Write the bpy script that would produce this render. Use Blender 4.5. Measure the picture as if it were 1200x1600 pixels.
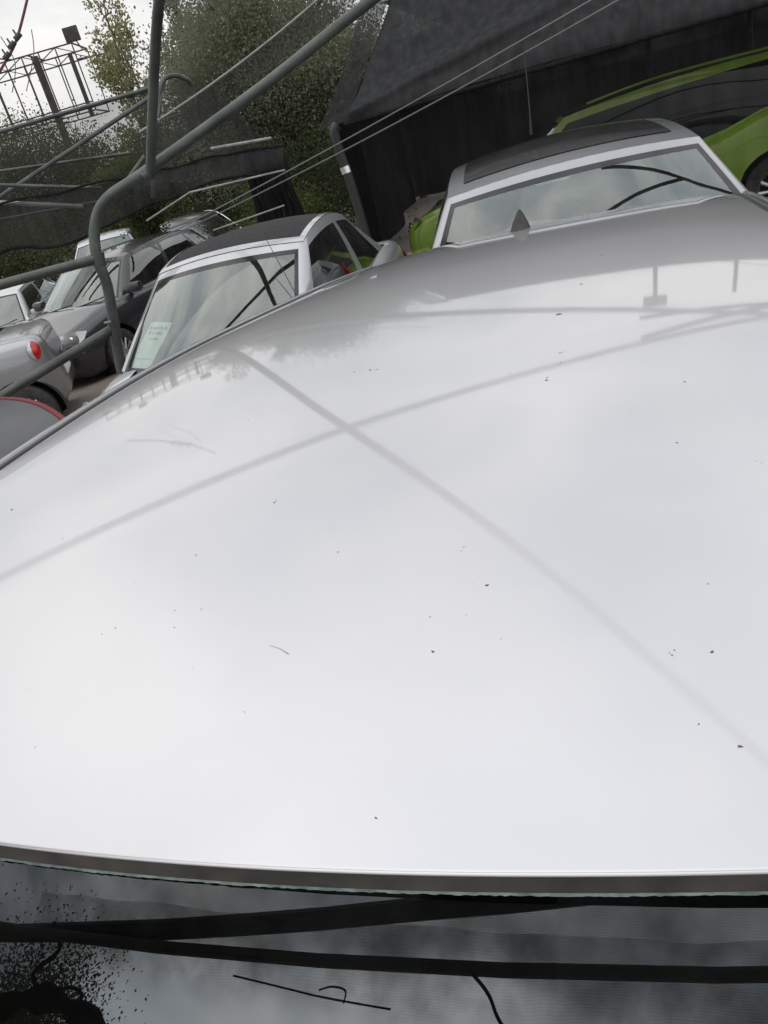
import bpy, bmesh, math, random
from mathutils import Vector, Matrix, noise
random.seed(7)
for o in list(bpy.data.objects): bpy.data.objects.remove(o)
sc = bpy.context.scene
COL = sc.collection
R = math.radians

# ------------------------------------------------------------------ camera
CAM = Vector((0.386, -0.226, 1.851))
cam = bpy.data.cameras.new('camera'); camo = bpy.data.objects.new('camera', cam); COL.objects.link(camo)
cam.sensor_fit = 'HORIZONTAL'; cam.sensor_width = 36.0; cam.lens = 36.0 * 1215.78 / 1200.0
cam.clip_start = 0.02; cam.clip_end = 600
ax = Vector((0.92581, 0.29145, -0.24069)); az = Vector((-0.3717, 0.81758, -0.43977)).normalized()   # right, forward
ax = (ax - az * ax.dot(az)).normalized(); up = ax.cross(az)
M = Matrix(((ax.x, up.x, -az.x), (ax.y, up.y, -az.y), (ax.z, up.z, -az.z)))
camo.matrix_world = Matrix.Translation(CAM) @ M.to_4x4()
sc.camera = camo
sc.render.resolution_x = 768; sc.render.resolution_y = 1024

# ------------------------------------------------------------------ sky, sun, exposure (overcast)
SUN_EL, SUN_AZ = 58, 205
w = bpy.data.worlds.new('World'); sc.world = w; w.use_nodes = True
nt = w.node_tree; N = nt.nodes; LK = nt.links; N.clear()
out = N.new('ShaderNodeOutputWorld'); bg = N.new('ShaderNodeBackground'); bg.inputs[1].default_value = 0.10
sky = N.new('ShaderNodeTexSky'); sky.sky_type = 'NISHITA'; sky.sun_disc = False
sky.sun_elevation = R(SUN_EL); sky.sun_rotation = R(SUN_AZ)
tc = N.new('ShaderNodeTexCoord'); mp = N.new('ShaderNodeMapping'); mp.inputs['Scale'].default_value = (1.0, 1.0, 2.2)
nz = N.new('ShaderNodeTexNoise'); nz.inputs['Scale'].default_value = 3.2; nz.inputs['Detail'].default_value = 6; nz.inputs['Roughness'].default_value = 0.55
nz.inputs['Distortion'].default_value = 0.4
rp = N.new('ShaderNodeValToRGB'); rp.color_ramp.elements[0].position = 0.34; rp.color_ramp.elements[1].position = 0.66
rp.color_ramp.elements[0].color = (0.52, 0.55, 0.60, 1); rp.color_ramp.elements[1].color = (1.04, 1.015, 0.975, 1)
vm = N.new('ShaderNodeVectorMath'); vm.operation = 'SCALE'; 
sx = N.new('ShaderNodeSeparateXYZ'); zr_ = N.new('ShaderNodeMapRange'); zr_.inputs[1].default_value = 0.0; zr_.inputs[2].default_value = 1.0
zr_.inputs[3].default_value = 7.6; zr_.inputs[4].default_value = 17.0       # overcast sky: zenith over twice the horizon
LK.new(tc.outputs['Generated'], sx.inputs[0]); LK.new(sx.outputs['Z'], zr_.inputs[0]); LK.new(zr_.outputs[0], vm.inputs['Scale'])
mx = N.new('ShaderNodeMix'); mx.data_type = 'RGBA'; mx.inputs[0].default_value = 0.94
LK.new(tc.outputs['Generated'], mp.inputs[0]); LK.new(mp.outputs[0], nz.inputs['Vector']); LK.new(nz.outputs['Fac'], rp.inputs[0])
LK.new(rp.outputs[0], vm.inputs[0]); LK.new(sky.outputs[0], mx.inputs[6]); LK.new(vm.outputs[0], mx.inputs[7])
LK.new(mx.outputs[2], bg.inputs[0]); LK.new(bg.outputs[0], out.inputs[0])
sl = bpy.data.lights.new('sun', 'SUN'); sl.energy = 0.5; sl.angle = R(90); sl.color = (1, 0.96, 0.9)
so = bpy.data.objects.new('sun', sl); COL.objects.link(so)
sd = Vector((math.sin(R(SUN_AZ)) * math.cos(R(SUN_EL)), math.cos(R(SUN_AZ)) * math.cos(R(SUN_EL)), math.sin(R(SUN_EL))))
so.rotation_euler = sd.to_track_quat('Z', 'Y').to_euler()
sc.view_settings.view_transform = 'Standard'; sc.view_settings.look = 'None'
sc.view_settings.exposure = 0.2; sc.view_settings.gamma = 1.0; sc.view_settings.use_curve_mapping = False
try:
    sc.cycles.max_bounces = 10; sc.cycles.transparent_max_bounces = 24
except Exception: pass

# ------------------------------------------------------------------ materials
def newmat(name):
    m = bpy.data.materials.new(name); m.use_nodes = True
    return m, m.node_tree, m.node_tree.nodes['Principled BSDF']
def noise_to(ntree, scale, detail=4, coord='Object', vec=None, stretch=None):
    t = ntree.nodes.new('ShaderNodeTexCoord'); n = ntree.nodes.new('ShaderNodeTexNoise')
    n.inputs['Scale'].default_value = scale; n.inputs['Detail'].default_value = detail
    src = t.outputs[coord]
    if stretch:
        mpn = ntree.nodes.new('ShaderNodeMapping'); mpn.inputs['Scale'].default_value = stretch
        ntree.links.new(src, mpn.inputs[0]); src = mpn.outputs[0]
    ntree.links.new(src, n.inputs['Vector']); return n
def ramp(ntree, src, c0, c1, p0=0.35, p1=0.65):
    r = ntree.nodes.new('ShaderNodeValToRGB'); r.color_ramp.elements[0].position = p0; r.color_ramp.elements[1].position = p1
    r.color_ramp.elements[0].color = (*c0, 1); r.color_ramp.elements[1].color = (*c1, 1)
    ntree.links.new(src, r.inputs[0]); return r
def mat(name, c0, c1=None, rough=0.6, scale=8.0, metallic=0.0, coat=0.0, bump=0.0, spec=0.5, bscale=None):
    m, t, b = newmat(name)
    n = noise_to(t, scale); c1 = c1 or tuple(min(1, v * 1.15 + .004) for v in c0)
    r = ramp(t, n.outputs['Fac'], c0, c1); t.links.new(r.outputs[0], b.inputs['Base Color'])
    b.inputs['Roughness'].default_value = rough; b.inputs['Metallic'].default_value = metallic
    b.inputs['Coat Weight'].default_value = coat; b.inputs['Coat Roughness'].default_value = 0.04
    b.inputs['Specular IOR Level'].default_value = spec
    if bump:
        n2 = noise_to(t, bscale or scale * 6); bp = t.nodes.new('ShaderNodeBump'); bp.inputs['Strength'].default_value = bump
        bp.inputs['Distance'].default_value = 0.01
        t.links.new(n2.outputs['Fac'], bp.inputs['Height']); t.links.new(bp.outputs[0], b.inputs['Normal'])
    return m
def paint(name, col, metallic=0.0, rough=0.4, dust=0.06, coat=1.0):
    """car paint: base + clear coat, thin film of dust that roughens it unevenly"""
    m, t, b = newmat(name)
    n = noise_to(t, 3.0, 6); n3 = noise_to(t, 40.0, 3)
    dc = tuple(v * (1 - dust) + d * dust for v, d in zip(col, (.45, .42, .37)))
    r = ramp(t, n.outputs['Fac'], col, dc, .3, .75); t.links.new(r.outputs[0], b.inputs['Base Color'])
    b.inputs['Metallic'].default_value = metallic; b.inputs['Roughness'].default_value = rough
    b.inputs['Coat Weight'].default_value = coat
    rr = t.nodes.new('ShaderNodeMapRange'); rr.inputs[3].default_value = 0.02; rr.inputs[4].default_value = 0.06
    t.links.new(n3.outputs['Fac'], rr.inputs[0]); t.links.new(rr.outputs[0], b.inputs['Coat Roughness'])
    return m
def glass(name, tint=(.55, .62, .58), ior=1.55, dirt=0.03, gcol=(.93, 1, .97)):
    m, t, b = newmat(name); t.nodes.remove(b); o = t.nodes['Material Output']
    tr = t.nodes.new('ShaderNodeBsdfTransparent'); tr.inputs[0].default_value = (*tint, 1)
    gl = t.nodes.new('ShaderNodeBsdfGlossy'); gl.inputs['Roughness'].default_value = 0.006; gl.inputs[0].default_value = (*gcol, 1)
    fr = t.nodes.new('ShaderNodeFresnel'); fr.inputs[0].default_value = ior
    ge = t.nodes.new('ShaderNodeNewGeometry')   # same reflectance seen from inside and outside
    vmx = t.nodes.new('ShaderNodeMath'); vmx.operation = 'MULTIPLY'; vmx.use_clamp = True; vmx.inputs[1].default_value = 2.1
    t.links.new(fr.outputs[0], vmx.inputs[0])
    mxs = t.nodes.new('ShaderNodeMixShader'); t.links.new(vmx.outputs[0], mxs.inputs[0]); t.links.new(tr.outputs[0], mxs.inputs[1]); t.links.new(gl.outputs[0], mxs.inputs[2])
    df = t.nodes.new('ShaderNodeBsdfDiffuse'); df.inputs[0].default_value = (.4, .38, .34, 1)
    n = noise_to(t, 5.0, 6); mr = t.nodes.new('ShaderNodeMapRange'); mr.inputs[1].default_value = .35; mr.inputs[2].default_value = .8
    mr.inputs[3].default_value = dirt * .3; mr.inputs[4].default_value = dirt * 2
    t.links.new(n.outputs['Fac'], mr.inputs[0])
    m2 = t.nodes.new('ShaderNodeMixShader'); t.links.new(mr.outputs[0], m2.inputs[0]); t.links.new(mxs.outputs[0], m2.inputs[1]); t.links.new(df.outputs[0], m2.inputs[2])
    t.links.new(m2.outputs[0], o.inputs[0]); return m
def net(name, cover, col=(.022, .023, .026), scale=3.0, var=0.12, stretch=(1, 1, 1), weave=0.0, fray=False):
    """shade net: threads too fine to see singly, so an open share lets light through"""
    m, t, b = newmat(name); t.nodes.remove(b); o = t.nodes['Material Output']
    tr = t.nodes.new('ShaderNodeBsdfTransparent'); df = t.nodes.new('ShaderNodeBsdfDiffuse')
    tl = t.nodes.new('ShaderNodeBsdfTranslucent'); ms = t.nodes.new('ShaderNodeMixShader'); ms.inputs[0].default_value = 0.25
    n0 = noise_to(t, 3.0, 9, stretch=(4, 4, .6)); rr = ramp(t, n0.outputs['Fac'], col, tuple(v * 1.5 for v in col))
    t.links.new(rr.outputs[0], df.inputs[0]); t.links.new(rr.outputs[0], tl.inputs[0])
    t.links.new(df.outputs[0], ms.inputs[1]); t.links.new(tl.outputs[0], ms.inputs[2])
    n = noise_to(t, scale, 6, stretch=stretch); mr = t.nodes.new('ShaderNodeMapRange'); mr.inputs[1].default_value = .3; mr.inputs[2].default_value = .7
    mr.inputs[3].default_value = max(0, cover - var); mr.inputs[4].default_value = min(1, cover + var)
    t.links.new(n.outputs['Fac'], mr.inputs[0]); fac = mr.outputs[0]
    if weave:
        tcn = t.nodes.new('ShaderNodeTexCoord'); wv = t.nodes.new('ShaderNodeTexWave'); wv.inputs['Scale'].default_value = weave
        wv.bands_direction = 'Y'; wv.inputs['Distortion'].default_value = 3.0; wv.inputs['Detail'].default_value = 1.0; wv.inputs['Detail Scale'].default_value = .15
        t.links.new(tcn.outputs['Object'], wv.inputs['Vector'])
        ma = t.nodes.new('ShaderNodeMath'); ma.operation = 'MULTIPLY_ADD'; ma.inputs[1].default_value = .09; ma.use_clamp = True
        t.links.new(wv.outputs['Fac'], ma.inputs[0]); t.links.new(fac, ma.inputs[2]); fac = ma.outputs[0]
    if fray:
        at = t.nodes.new('ShaderNodeAttribute'); at.attribute_name = 'fray'; m1 = t.nodes.new('ShaderNodeMath'); m1.operation = 'MULTIPLY'
        t.links.new(at.outputs['Fac'], m1.inputs[0]); t.links.new(fac, m1.inputs[1]); fac = m1.outputs[0]
    mxs = t.nodes.new('ShaderNodeMixShader'); t.links.new(fac, mxs.inputs[0]); t.links.new(tr.outputs[0], mxs.inputs[1]); t.links.new(ms.outputs[0], mxs.inputs[2])
    t.links.new(mxs.outputs[0], o.inputs[0]); return m
def leafmat(name, c0, c1, c2=None):
    m, t, b = newmat(name); n = noise_to(t, 0.9, 5)
    r = ramp(t, n.outputs['Fac'], c0, c1, .3, .7)
    if c2:
        e = r.color_ramp.elements.new(.55); e.color = (*c2, 1)
    t.links.new(r.outputs[0], b.inputs['Base Color']); b.inputs['Roughness'].default_value = .6
    tl = t.nodes.new('ShaderNodeBsdfTranslucent'); t.links.new(r.outputs[0], tl.inputs[0])
    ms = t.nodes.new('ShaderNodeMixShader'); ms.inputs[0].default_value = .5
    t.links.new(b.outputs[0], ms.inputs[1]); t.links.new(tl.outputs[0], ms.inputs[2]); t.links.new(ms.outputs[0], t.nodes['Material Output'].inputs[0])
    return m
MT = {}
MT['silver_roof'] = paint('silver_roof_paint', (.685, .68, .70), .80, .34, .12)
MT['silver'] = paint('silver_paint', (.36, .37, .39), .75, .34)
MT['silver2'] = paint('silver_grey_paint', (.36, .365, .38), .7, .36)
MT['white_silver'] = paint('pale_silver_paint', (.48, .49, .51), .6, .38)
MT['black_paint'] = paint('black_paint', (.015, .016, .02), 0, .35, .12)
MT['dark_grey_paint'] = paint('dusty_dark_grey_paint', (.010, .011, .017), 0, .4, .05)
MT['lime'] = paint('lime_paint', (.25, .43, .012), 0, .4, .05)
MT['red'] = mat('faded_red_paint', (.14, .005, .010), (.19, .008, .014), rough=.5, spec=.2)
MT['matt_black'] = mat('dusty_black_roof', (.012, .013, .017), (.03, .031, .036), rough=.32, scale=6, spec=.3)
MT['black_plastic'] = mat('black_plastic', (.018, .018, .019), rough=.45, scale=20)
MT['rubber'] = mat('rubber', (.02, .02, .02), (.05, .045, .04), rough=.75, scale=14)
MT['gloss_black'] = paint('gloss_black_panel', (.012, .012, .014), 0, .25, .1)
MT['soft_top'] = mat('black_canvas', (.013, .013, .015), (.028, .027, .029), rough=.9, scale=30, bump=.3)
MT['header_shadow'] = mat('grey_brown_header_gap', (.03, .027, .025), (.065, .057, .05), rough=.8, scale=30)
MT['frit'] = mat('black_glass_border', (.01, .01, .012), rough=.12, scale=10)
MT['chrome'] = mat('chrome', (.7, .7, .72), rough=.15, metallic=1)
MT['alloy'] = mat('alloy_rim', (.42, .43, .45), rough=.35, metallic=.8)
MT['interior'] = mat('dark_interior', (.02, .02, .022), (.035, .034, .034), rough=.85)
MT['seat'] = mat('grey_seat_cloth', (.05, .052, .056), (.09, .09, .095), rough=.9, scale=15)
MT['red_lens'] = paint('red_lens', (.5, .012, .012), 0, .2, 0)
MT['clear_lens'] = paint('clear_lens', (.5, .51, .52), .3, .15, .02)
MT['lamp_glass'] = paint('headlamp_glass', (.30, .305, .31), .5, .15, .02)
MT['paper'] = mat('white_paper', (.78, .80, .78), (.84, .86, .83), rough=.8, scale=4)
MT['ink'] = mat('grey_print', (.10, .12, .12), (.2, .22, .2), rough=.8)
MT['galv'] = mat('weathered_galvanised_pipe', (.05, .06, .055), (.10, .115, .105), rough=.42, scale=5, metallic=.3, bump=.25)
MT['galv_dark'] = mat('dark_weathered_pipe', (.03, .033, .035), (.075, .08, .08), rough=.55, scale=7)
MT['galv_light'] = mat('pale_thin_pipe', (.20, .21, .205), (.32, .33, .31), rough=.5, scale=7)
MT['rust'] = mat('rusty_dark_steel', (.035, .028, .03), (.07, .055, .055), rough=.7, scale=5)
MT['wire'] = mat('grey_wire', (.13, .135, .135), rough=.5)
MT['rope'] = mat('faded_maroon_rope', (.10, .03, .055), (.2, .08, .1), rough=.8, scale=30)
MT['glass'] = glass('tinted_window_glass', (.70, .80, .75), 1.72)
MT['glass_own'] = glass('windscreen_glass', (.30, .34, .33), 1.72, .012, (.88, .95, 1))
MT['glass_dark'] = glass('dark_window_glass', (.12, .13, .13), 1.5, .02)
MT['glass_black'] = glass('black_window_glass', (.05, .05, .055), 1.32, .015)
MT['glass_edge'] = mat('green_glass_edge', (.10, .15, .135), (.26, .32, .30), rough=.4, scale=90)
MT['dirt'] = mat('bird_dirt', (.07, .063, .055), (.18, .165, .15), rough=.9, scale=200)
MT['scratch'] = mat('fine_scratch', (.46, .46, .47), rough=.6)
MT['net_dense'] = net('dense_black_net', .985, (.016, .016, .018), 2.0, .015)
MT['net_fascia'] = net('black_shade_net', .978, (.040, .041, .043), 2.5, .015, stretch=(3, 1, .6))
MT['net_mid'] = net('half_open_shade_net', .70, (.032, .033, .034), 1.6, .12)
MT['net_thin'] = net('thin_shade_net', .50, (.04, .041, .04), 1.2, .12)
MT['net_curtain'] = net('thin_net_curtain', .42, (.02, .02, .021), 2.0, .10, stretch=(4, 4, .4))
MT['net_over'] = net('torn_overhead_net', .64, (.03, .033, .042), 3.5, .12, weave=34.0, fray=True)
MT['net_over_thin'] = net('frayed_overhead_net', .32, (.03, .033, .042), 6.0, .26, weave=30.0, fray=True)
MT['net_bunch'] = net('bunched_net', .93, (.02, .02, .022), 12, .07)
MT['ground'] = None
# ground: grey-brown tarmac with grit
m, t, b = newmat('gritty_tarmac'); n1 = noise_to(t, .35, 6); n2 = noise_to(t, 60, 3)
r1 = ramp(t, n1.outputs['Fac'], (.13, .105, .09), (.22, .185, .16)); r2 = ramp(t, n2.outputs['Fac'], (.6, .6, .6), (1.3, 1.3, 1.3), .3, .7)
mm = t.nodes.new('ShaderNodeMix'); mm.data_type = 'RGBA'; mm.blend_type = 'MULTIPLY'; mm.inputs[0].default_value = 1
t.links.new(r1.outputs[0], mm.inputs[6]); t.links.new(r2.outputs[0], mm.inputs[7]); t.links.new(mm.outputs[2], b.inputs['Base Color']); b.inputs['Roughness'].default_value = .9
bp = t.nodes.new('ShaderNodeBump'); bp.inputs['Strength'].default_value = .5; bp.inputs['Distance'].default_value = .01
t.links.new(n2.outputs['Fac'], bp.inputs['Height']); t.links.new(bp.outputs[0], b.inputs['Normal']); MT['ground'] = m
MT['leaf_olive'] = leafmat('olive_foliage', (.13, .138, .095), (.29, .30, .205), (.19, .205, .135))
MT['leaf_dark'] = leafmat('dark_foliage', (.03, .045, .02), (.09, .12, .04))
MT['leaf_yellow'] = leafmat('yellowing_foliage', (.17, .18, .08), (.32, .31, .16))
MT['leaf_brown'] = leafmat('autumn_foliage', (.10, .075, .035), (.20, .15, .07), (.11, .12, .06))
MT['leaf_bright'] = leafmat('bright_green_foliage', (.06, .085, .025), (.14, .17, .05))
MT['bark'] = mat('bark', (.05, .04, .03), (.11, .09, .07), rough=.9, scale=6, bump=.5)

# ------------------------------------------------------------------ mesh helpers
def obj(name, verts, faces, material, parent=None, smooth=True, ang=35, mats=None, fm=None):
    me = bpy.data.meshes.new(name); me.from_pydata([tuple(v) for v in verts], [], faces); me.update()
    if mats:
        for x in mats: me.materials.append(x)
        if fm: me.polygons.foreach_set('material_index', fm)
    else: me.materials.append(MT[material] if isinstance(material, str) else material)
    if smooth:
        me.polygons.foreach_set('use_smooth', [True] * len(me.polygons)); me.set_sharp_from_angle(angle=R(ang))
    o = bpy.data.objects.new(name, me); COL.objects.link(o)
    if parent: o.parent = parent
    return o
def tag(o, label, cat, group=None, kind=None):
    if label: o['label'] = label
    if cat: o['category'] = cat
    if group: o['group'] = group
    if kind: o['kind'] = kind
    return o
def empty(name, loc=(0, 0, 0), rz=0):
    o = bpy.data.objects.new(name, None); COL.objects.link(o); o.location = loc; o.rotation_euler = (0, 0, rz); o.empty_display_size = .2
    return o
def box_vf(c, s, rot=None, bev=0.0):
    bm = bmesh.new(); bmesh.ops.create_cube(bm, size=1.0)
    bmesh.ops.scale(bm, vec=s, verts=bm.verts)
    if bev: bmesh.ops.bevel(bm, geom=bm.edges[:], offset=bev, segments=2, affect='EDGES', profile=.6)
    if rot: bmesh.ops.rotate(bm, matrix=rot, verts=bm.verts)
    bmesh.ops.translate(bm, vec=c, verts=bm.verts)
    bm.verts.index_update(); v = [p.co.copy() for p in bm.verts]; f = [[p.index for p in q.verts] for q in bm.faces]; bm.free()
    return v, f
class MB:
    def __init__(s): s.v = []; s.f = []
    def add(s, vf):
        k = len(s.v); s.v += list(vf[0]); s.f += [[i + k for i in q] for q in vf[1]]; return s
    def box(s, c, sz, rot=None, bev=0.0): return s.add(box_vf(c, sz, rot, bev))
    def tube(s, pts, r, n=8, cap=True): return s.add(tube_vf(pts, r, n, cap))
    def build(s, name, material, parent=None, **k): return obj(name, s.v, s.f, material, parent, **k)
def catmull(pts, k=6):
    P = [Vector(p) for p in pts]
    if len(P) < 3: return P
    out = []
    for i in range(len(P) - 1):
        p0 = P[max(i - 1, 0)]; p1 = P[i]; p2 = P[i + 1]; p3 = P[min(i + 2, len(P) - 1)]
        for j in range(k):
            t = j / k
            out.append(.5 * ((2 * p1) + (p2 - p0) * t + (2 * p0 - 5 * p1 + 4 * p2 - p3) * t * t + (3 * p1 - p0 - 3 * p2 + p3) * t ** 3))
    out.append(P[-1]); return out
def tube_vf(pts, r, n=8, cap=True):
    P = [Vector(p) for p in pts]; rs = r if isinstance(r, (list, tuple)) else [r] * len(P)
    v = []; f = []; nrm = None
    for i, p in enumerate(P):
        d = (P[min(i + 1, len(P) - 1)] - P[max(i - 1, 0)]).normalized()
        if nrm is None:
            nrm = d.orthogonal().normalized()
        nrm = (nrm - d * nrm.dot(d)).normalized(); bn = d.cross(nrm)
        for j in range(n):
            a = 2 * math.pi * j / n; v.append(p + (nrm * math.cos(a) + bn * math.sin(a)) * rs[i])
    for i in range(len(P) - 1):
        for j in range(n):
            f.append([i * n + j, i * n + (j + 1) % n, (i + 1) * n + (j + 1) % n, (i + 1) * n + j])
    if cap: f.append(list(range(n))[::-1]); f.append([(len(P) - 1) * n + j for j in range(n)])
    return v, f
def tube(name, pts, r, material, parent=None, n=10):
    v, f = tube_vf(pts, r, n); return obj(name, v, f, material, parent)
def grid_faces(nu, nv, flip=False):
    f = []
    for i in range(nu - 1):
        for j in range(nv - 1):
            q = [i * nv + j, (i + 1) * nv + j, (i + 1) * nv + j + 1, i * nv + j + 1]
            f.append(q[::-1] if flip else q)
    return f
def lerp(a, b, t): return a + (b - a) * t
def pl(pts, x):
    if x <= pts[0][0]: return pts[0][1]
    for (a, b), (c, d) in zip(pts, pts[1:]):
        if x <= c:
            t = (x - a) / (c - a); return b + (d - b) * t
    return pts[-1][1]
def pls(pts, x):   # smooth interpolation
    if x <= pts[0][0]: return pts[0][1]
    n = len(pts)
    for i in range(n - 1):
        a, b = pts[i]; c, d = pts[i + 1]
        if x <= c:
            m0 = (d - pts[i - 1][1]) / (c - pts[i - 1][0]) if i > 0 else (d - b) / (c - a)
            m1 = (pts[i + 2][1] - b) / (pts[i + 2][0] - a) if i + 2 < n else (d - b) / (c - a)
            h = c - a; t = (x - a) / h
            return (2*t**3-3*t**2+1)*b + (t**3-2*t**2+t)*h*m0 + (-2*t**3+3*t**2)*d + (t**3-t**2)*h*m1
    return pts[-1][1]

# ------------------------------------------------------------------ ground
def gz(x, y):
    s = -x * .9 + y * .44; k = .075; q = max(0.0, s - 6.4)
    return -min(.62, k * q) if q < 8.3 else -.62
gx = [-260, -120, -60, -35, -25] + [-20 + i * .8 for i in range(29)] + [4, 6, 9, 14, 25, 60, 120, 260]
gy = [-260, -120, -60, -30, -15, -8, -4] + [-2 + i * .8 for i in range(30)] + [24, 30, 45, 70, 120, 260]
gv = [(x, y, gz(x, y) + .012 * noise.noise(Vector((x * .6, y * .6, 0)))) for x in gx for y in gy]
tag(obj('ground', gv, grid_faces(len(gx), len(gy)), 'ground'), None, None, kind='structure')

# ------------------------------------------------------------------ cars
def wheel(root, x, y, r, side, wid=.2, spokes=14):
    wv = empty('wheel', (x, y, r)); wv.parent = root
    prof = [(-.5, .62), (-.5, .9), (-.42, .98), (-.2, 1), (.2, 1), (.42, .98), (.5, .9), (.5, .62)]
    n = 36; v = []; f = []
    for i in range(n):
        a = 2 * math.pi * i / n
        for (px, pr) in prof: v.append((px * wid, math.cos(a) * pr * r, math.sin(a) * pr * r))
    k = len(prof)
    for i in range(n):
        for j in range(k): f.append([i * k + j, i * k + (j + 1) % k, ((i + 1) % n) * k + (j + 1) % k, ((i + 1) % n) * k + j])
    obj('tyre', v, f, 'rubber', wv)
    mb = MB(); ri = r * .66
    rings = []
    for (px, pr) in [(.46, 1.0), (.47, .93), (.36, .90), (.30, .86)]:
        rings.append([(side * px * wid, math.cos(2*math.pi*i/n) * pr * ri, math.sin(2*math.pi*i/n) * pr * ri) for i in range(n)])
    v = [p for g in rings for p in g]; f = []
    for a in range(3):
        for i in range(n): f.append([a * n + i, a * n + (i + 1) % n, (a + 1) * n + (i + 1) % n, (a + 1) * n + i])
    mb.add((v, f))
    for i in range(spokes):
        a = 2 * math.pi * i / spokes
        p0 = Vector((side * .42 * wid, math.cos(a) * ri * .18, math.sin(a) * ri * .18)); p1 = Vector((side * .38 * wid, math.cos(a) * ri * .93, math.sin(a) * ri * .93))
        mb.tube([p0, p1], [.012, .02], 6)
    mb.tube([(side * .30 * wid, 0, 0), (side * .45 * wid, 0, 0)], ri * .22, 16)
    mb.build('rim', 'alloy', wv)
    v = [(side * .12 * wid, math.cos(2*math.pi*i/n) * ri, math.sin(2*math.pi*i/n) * ri) for i in range(n)]
    obj('brake_disc', v, [list(range(n))], 'interior', wv)

def door_mirror(root, S, s, bw, ya, yb, top, body):
    my = lerp(ya, yb, .12) + .12 + S.get('mirror_dy', 0); mz = pls(top, my) + .06
    mb = MB(); mb.box((s * (bw + .12), my, mz), (.2, .11, .13), Matrix.Rotation(R(8 * s), 3, 'Z'), .04); mb.tube([(s * (bw - .04), my + .02, mz - .06), (s * (bw + .08), my, mz - .03)], .025, 8)
    o = mb.build('door_mirror', S.get('mirror_mat', body), root)
    mb = MB(); mb.box((s * (bw + .12), my + .058, mz), (.16, .006, .09), Matrix.Rotation(R(8 * s), 3, 'Z')); mb.build('mirror_glass', 'chrome', o)
def car(name, label, loc, yaw, S, body='silver', group=None):
    """front is local -y, origin on the ground under the middle"""
    root = empty(name, (loc[0], loc[1], loc[2] if len(loc) > 2 else gz(loc[0], loc[1])), R(yaw))
    tag(root, label, 'car', group)
    L, W = S['L'], S['W']; h = L / 2; yo = S.get('yo', 0.0)
    top = S['top']; zs = S.get('sill', .2)
    wb, wt, rt, rb = S['wb'], S['wt'], S['rt'], S['rb']; bb, bt = S.get('bow_b', .2), S.get('bow_t', .08)
    bw = S.get('belt_w', W / 2 * .9)
    # ---- lower body
    ys = sorted(set([round(yo - h + L * i / 56, 4) for i in range(57)] + [round(yo - h + .015, 4), round(yo + h - .015, 4), round(yo-h+.04,4), round(yo+h-.04,4)]))
    sec = []
    for y in ys:
        q = abs(y - yo) / h
        hw = W / 2 * (1 - .16 * q ** 5 - .22 * max(0, (q - .93) / .07) ** 2)
        zt = pls(top, y); lo = zs + .16 * max(0, q - .9) / .1
        cr = .035 * (1 - q ** 4)
        sh = zt - .02
        sec.append([(0, y, zt + cr), (.35 * hw, y, zt + cr * .85), (.65 * hw, y, zt + cr * .5), (.84 * hw, y, zt + .004), (.915 * hw, y, zt - .022), (.955 * hw, y, zt - .075),
                    (.985 * hw, y, lerp(zt, lo, .3)), (1.0 * hw, y, lerp(zt, lo, .52)), (.992 * hw, y, lerp(zt, lo, .75)), (.965 * hw, y, lerp(zt, lo, .93)), (.90 * hw, y, lo), (.5 * hw, y, lo), (0, y, lo)])
    nc = len(sec[0]); v = []; f = []
    for s in sec: v += s
    nR = len(v)
    for s in sec: v += [(-p[0], p[1], p[2]) for p in s]
    open_ = S.get('cabin', True)
    for i in range(len(sec) - 1):
        for j in range(nc - 1):
            ym = (ys[i] + ys[i + 1]) / 2
            xm = (sec[i][j][0] + sec[i][j + 1][0]) / 2
            if open_ and j < 3:
                lim = wb + bb * (xm / bw) ** 2 + .02
                if lim < ym < rb - .05: continue
            a, b_, c, d = i * nc + j, i * nc + j + 1, (i + 1) * nc + j + 1, (i + 1) * nc + j
            f.append([a, b_, c, d]); f.append([d + nR, c + nR, b_ + nR, a + nR])
    e = len(sec) - 1
    for j in range(nc - 1):
        f.append([j, nR + j, nR + j + 1, j + 1]); f.append([e * nc + j + 1, nR + e * nc + j + 1, nR + e * nc + j, e * nc + j])
    bm = bmesh.new()
    for p in v: bm.verts.new(p)
    bm.verts.ensure_lookup_table()
    for q in f:
        try: bm.faces.new([bm.verts[i] for i in q])
        except ValueError: pass
    bmesh.ops.remove_doubles(bm, verts=bm.verts, dist=.0005); bmesh.ops.recalc_face_normals(bm, faces=bm.faces)
    # wheel openings: drop side faces inside the arch circle and close with an arch tube
    wr = S.get('wr', .31); wy = S['wheels']
    for y0 in wy:
        dl = [q for q in bm.faces if abs(q.calc_center_median().x) > W * .38 and (q.calc_center_median().y - y0) ** 2 + (q.calc_center_median().z - wr) ** 2 < (wr + .055) ** 2]
        bmesh.ops.delete(bm, geom=dl, context='FACES')
    # pull the ragged arch rim onto the circle
    for y0 in wy:
        for vv in bm.verts:
            if abs(vv.co.x) > W * .38 and vv.is_boundary:
                dy, dz = vv.co.y - y0, vv.co.z - wr; rr = math.hypot(dy, dz)
                if 0 < rr < wr + .2 and vv.co.z > zs + .03:
                    k = (wr + .06) / rr; vv.co.y = y0 + dy * k; vv.co.z = wr + dz * k
    me = bpy.data.meshes.new('body'); bm.to_mesh(me); bm.free(); me.materials.append(MT[body])
    me.polygons.foreach_set('use_smooth', [True] * len(me.polygons)); me.set_sharp_from_angle(angle=R(40))
    ob = bpy.data.objects.new('body', me); COL.objects.link(ob); ob.parent = root
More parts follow.
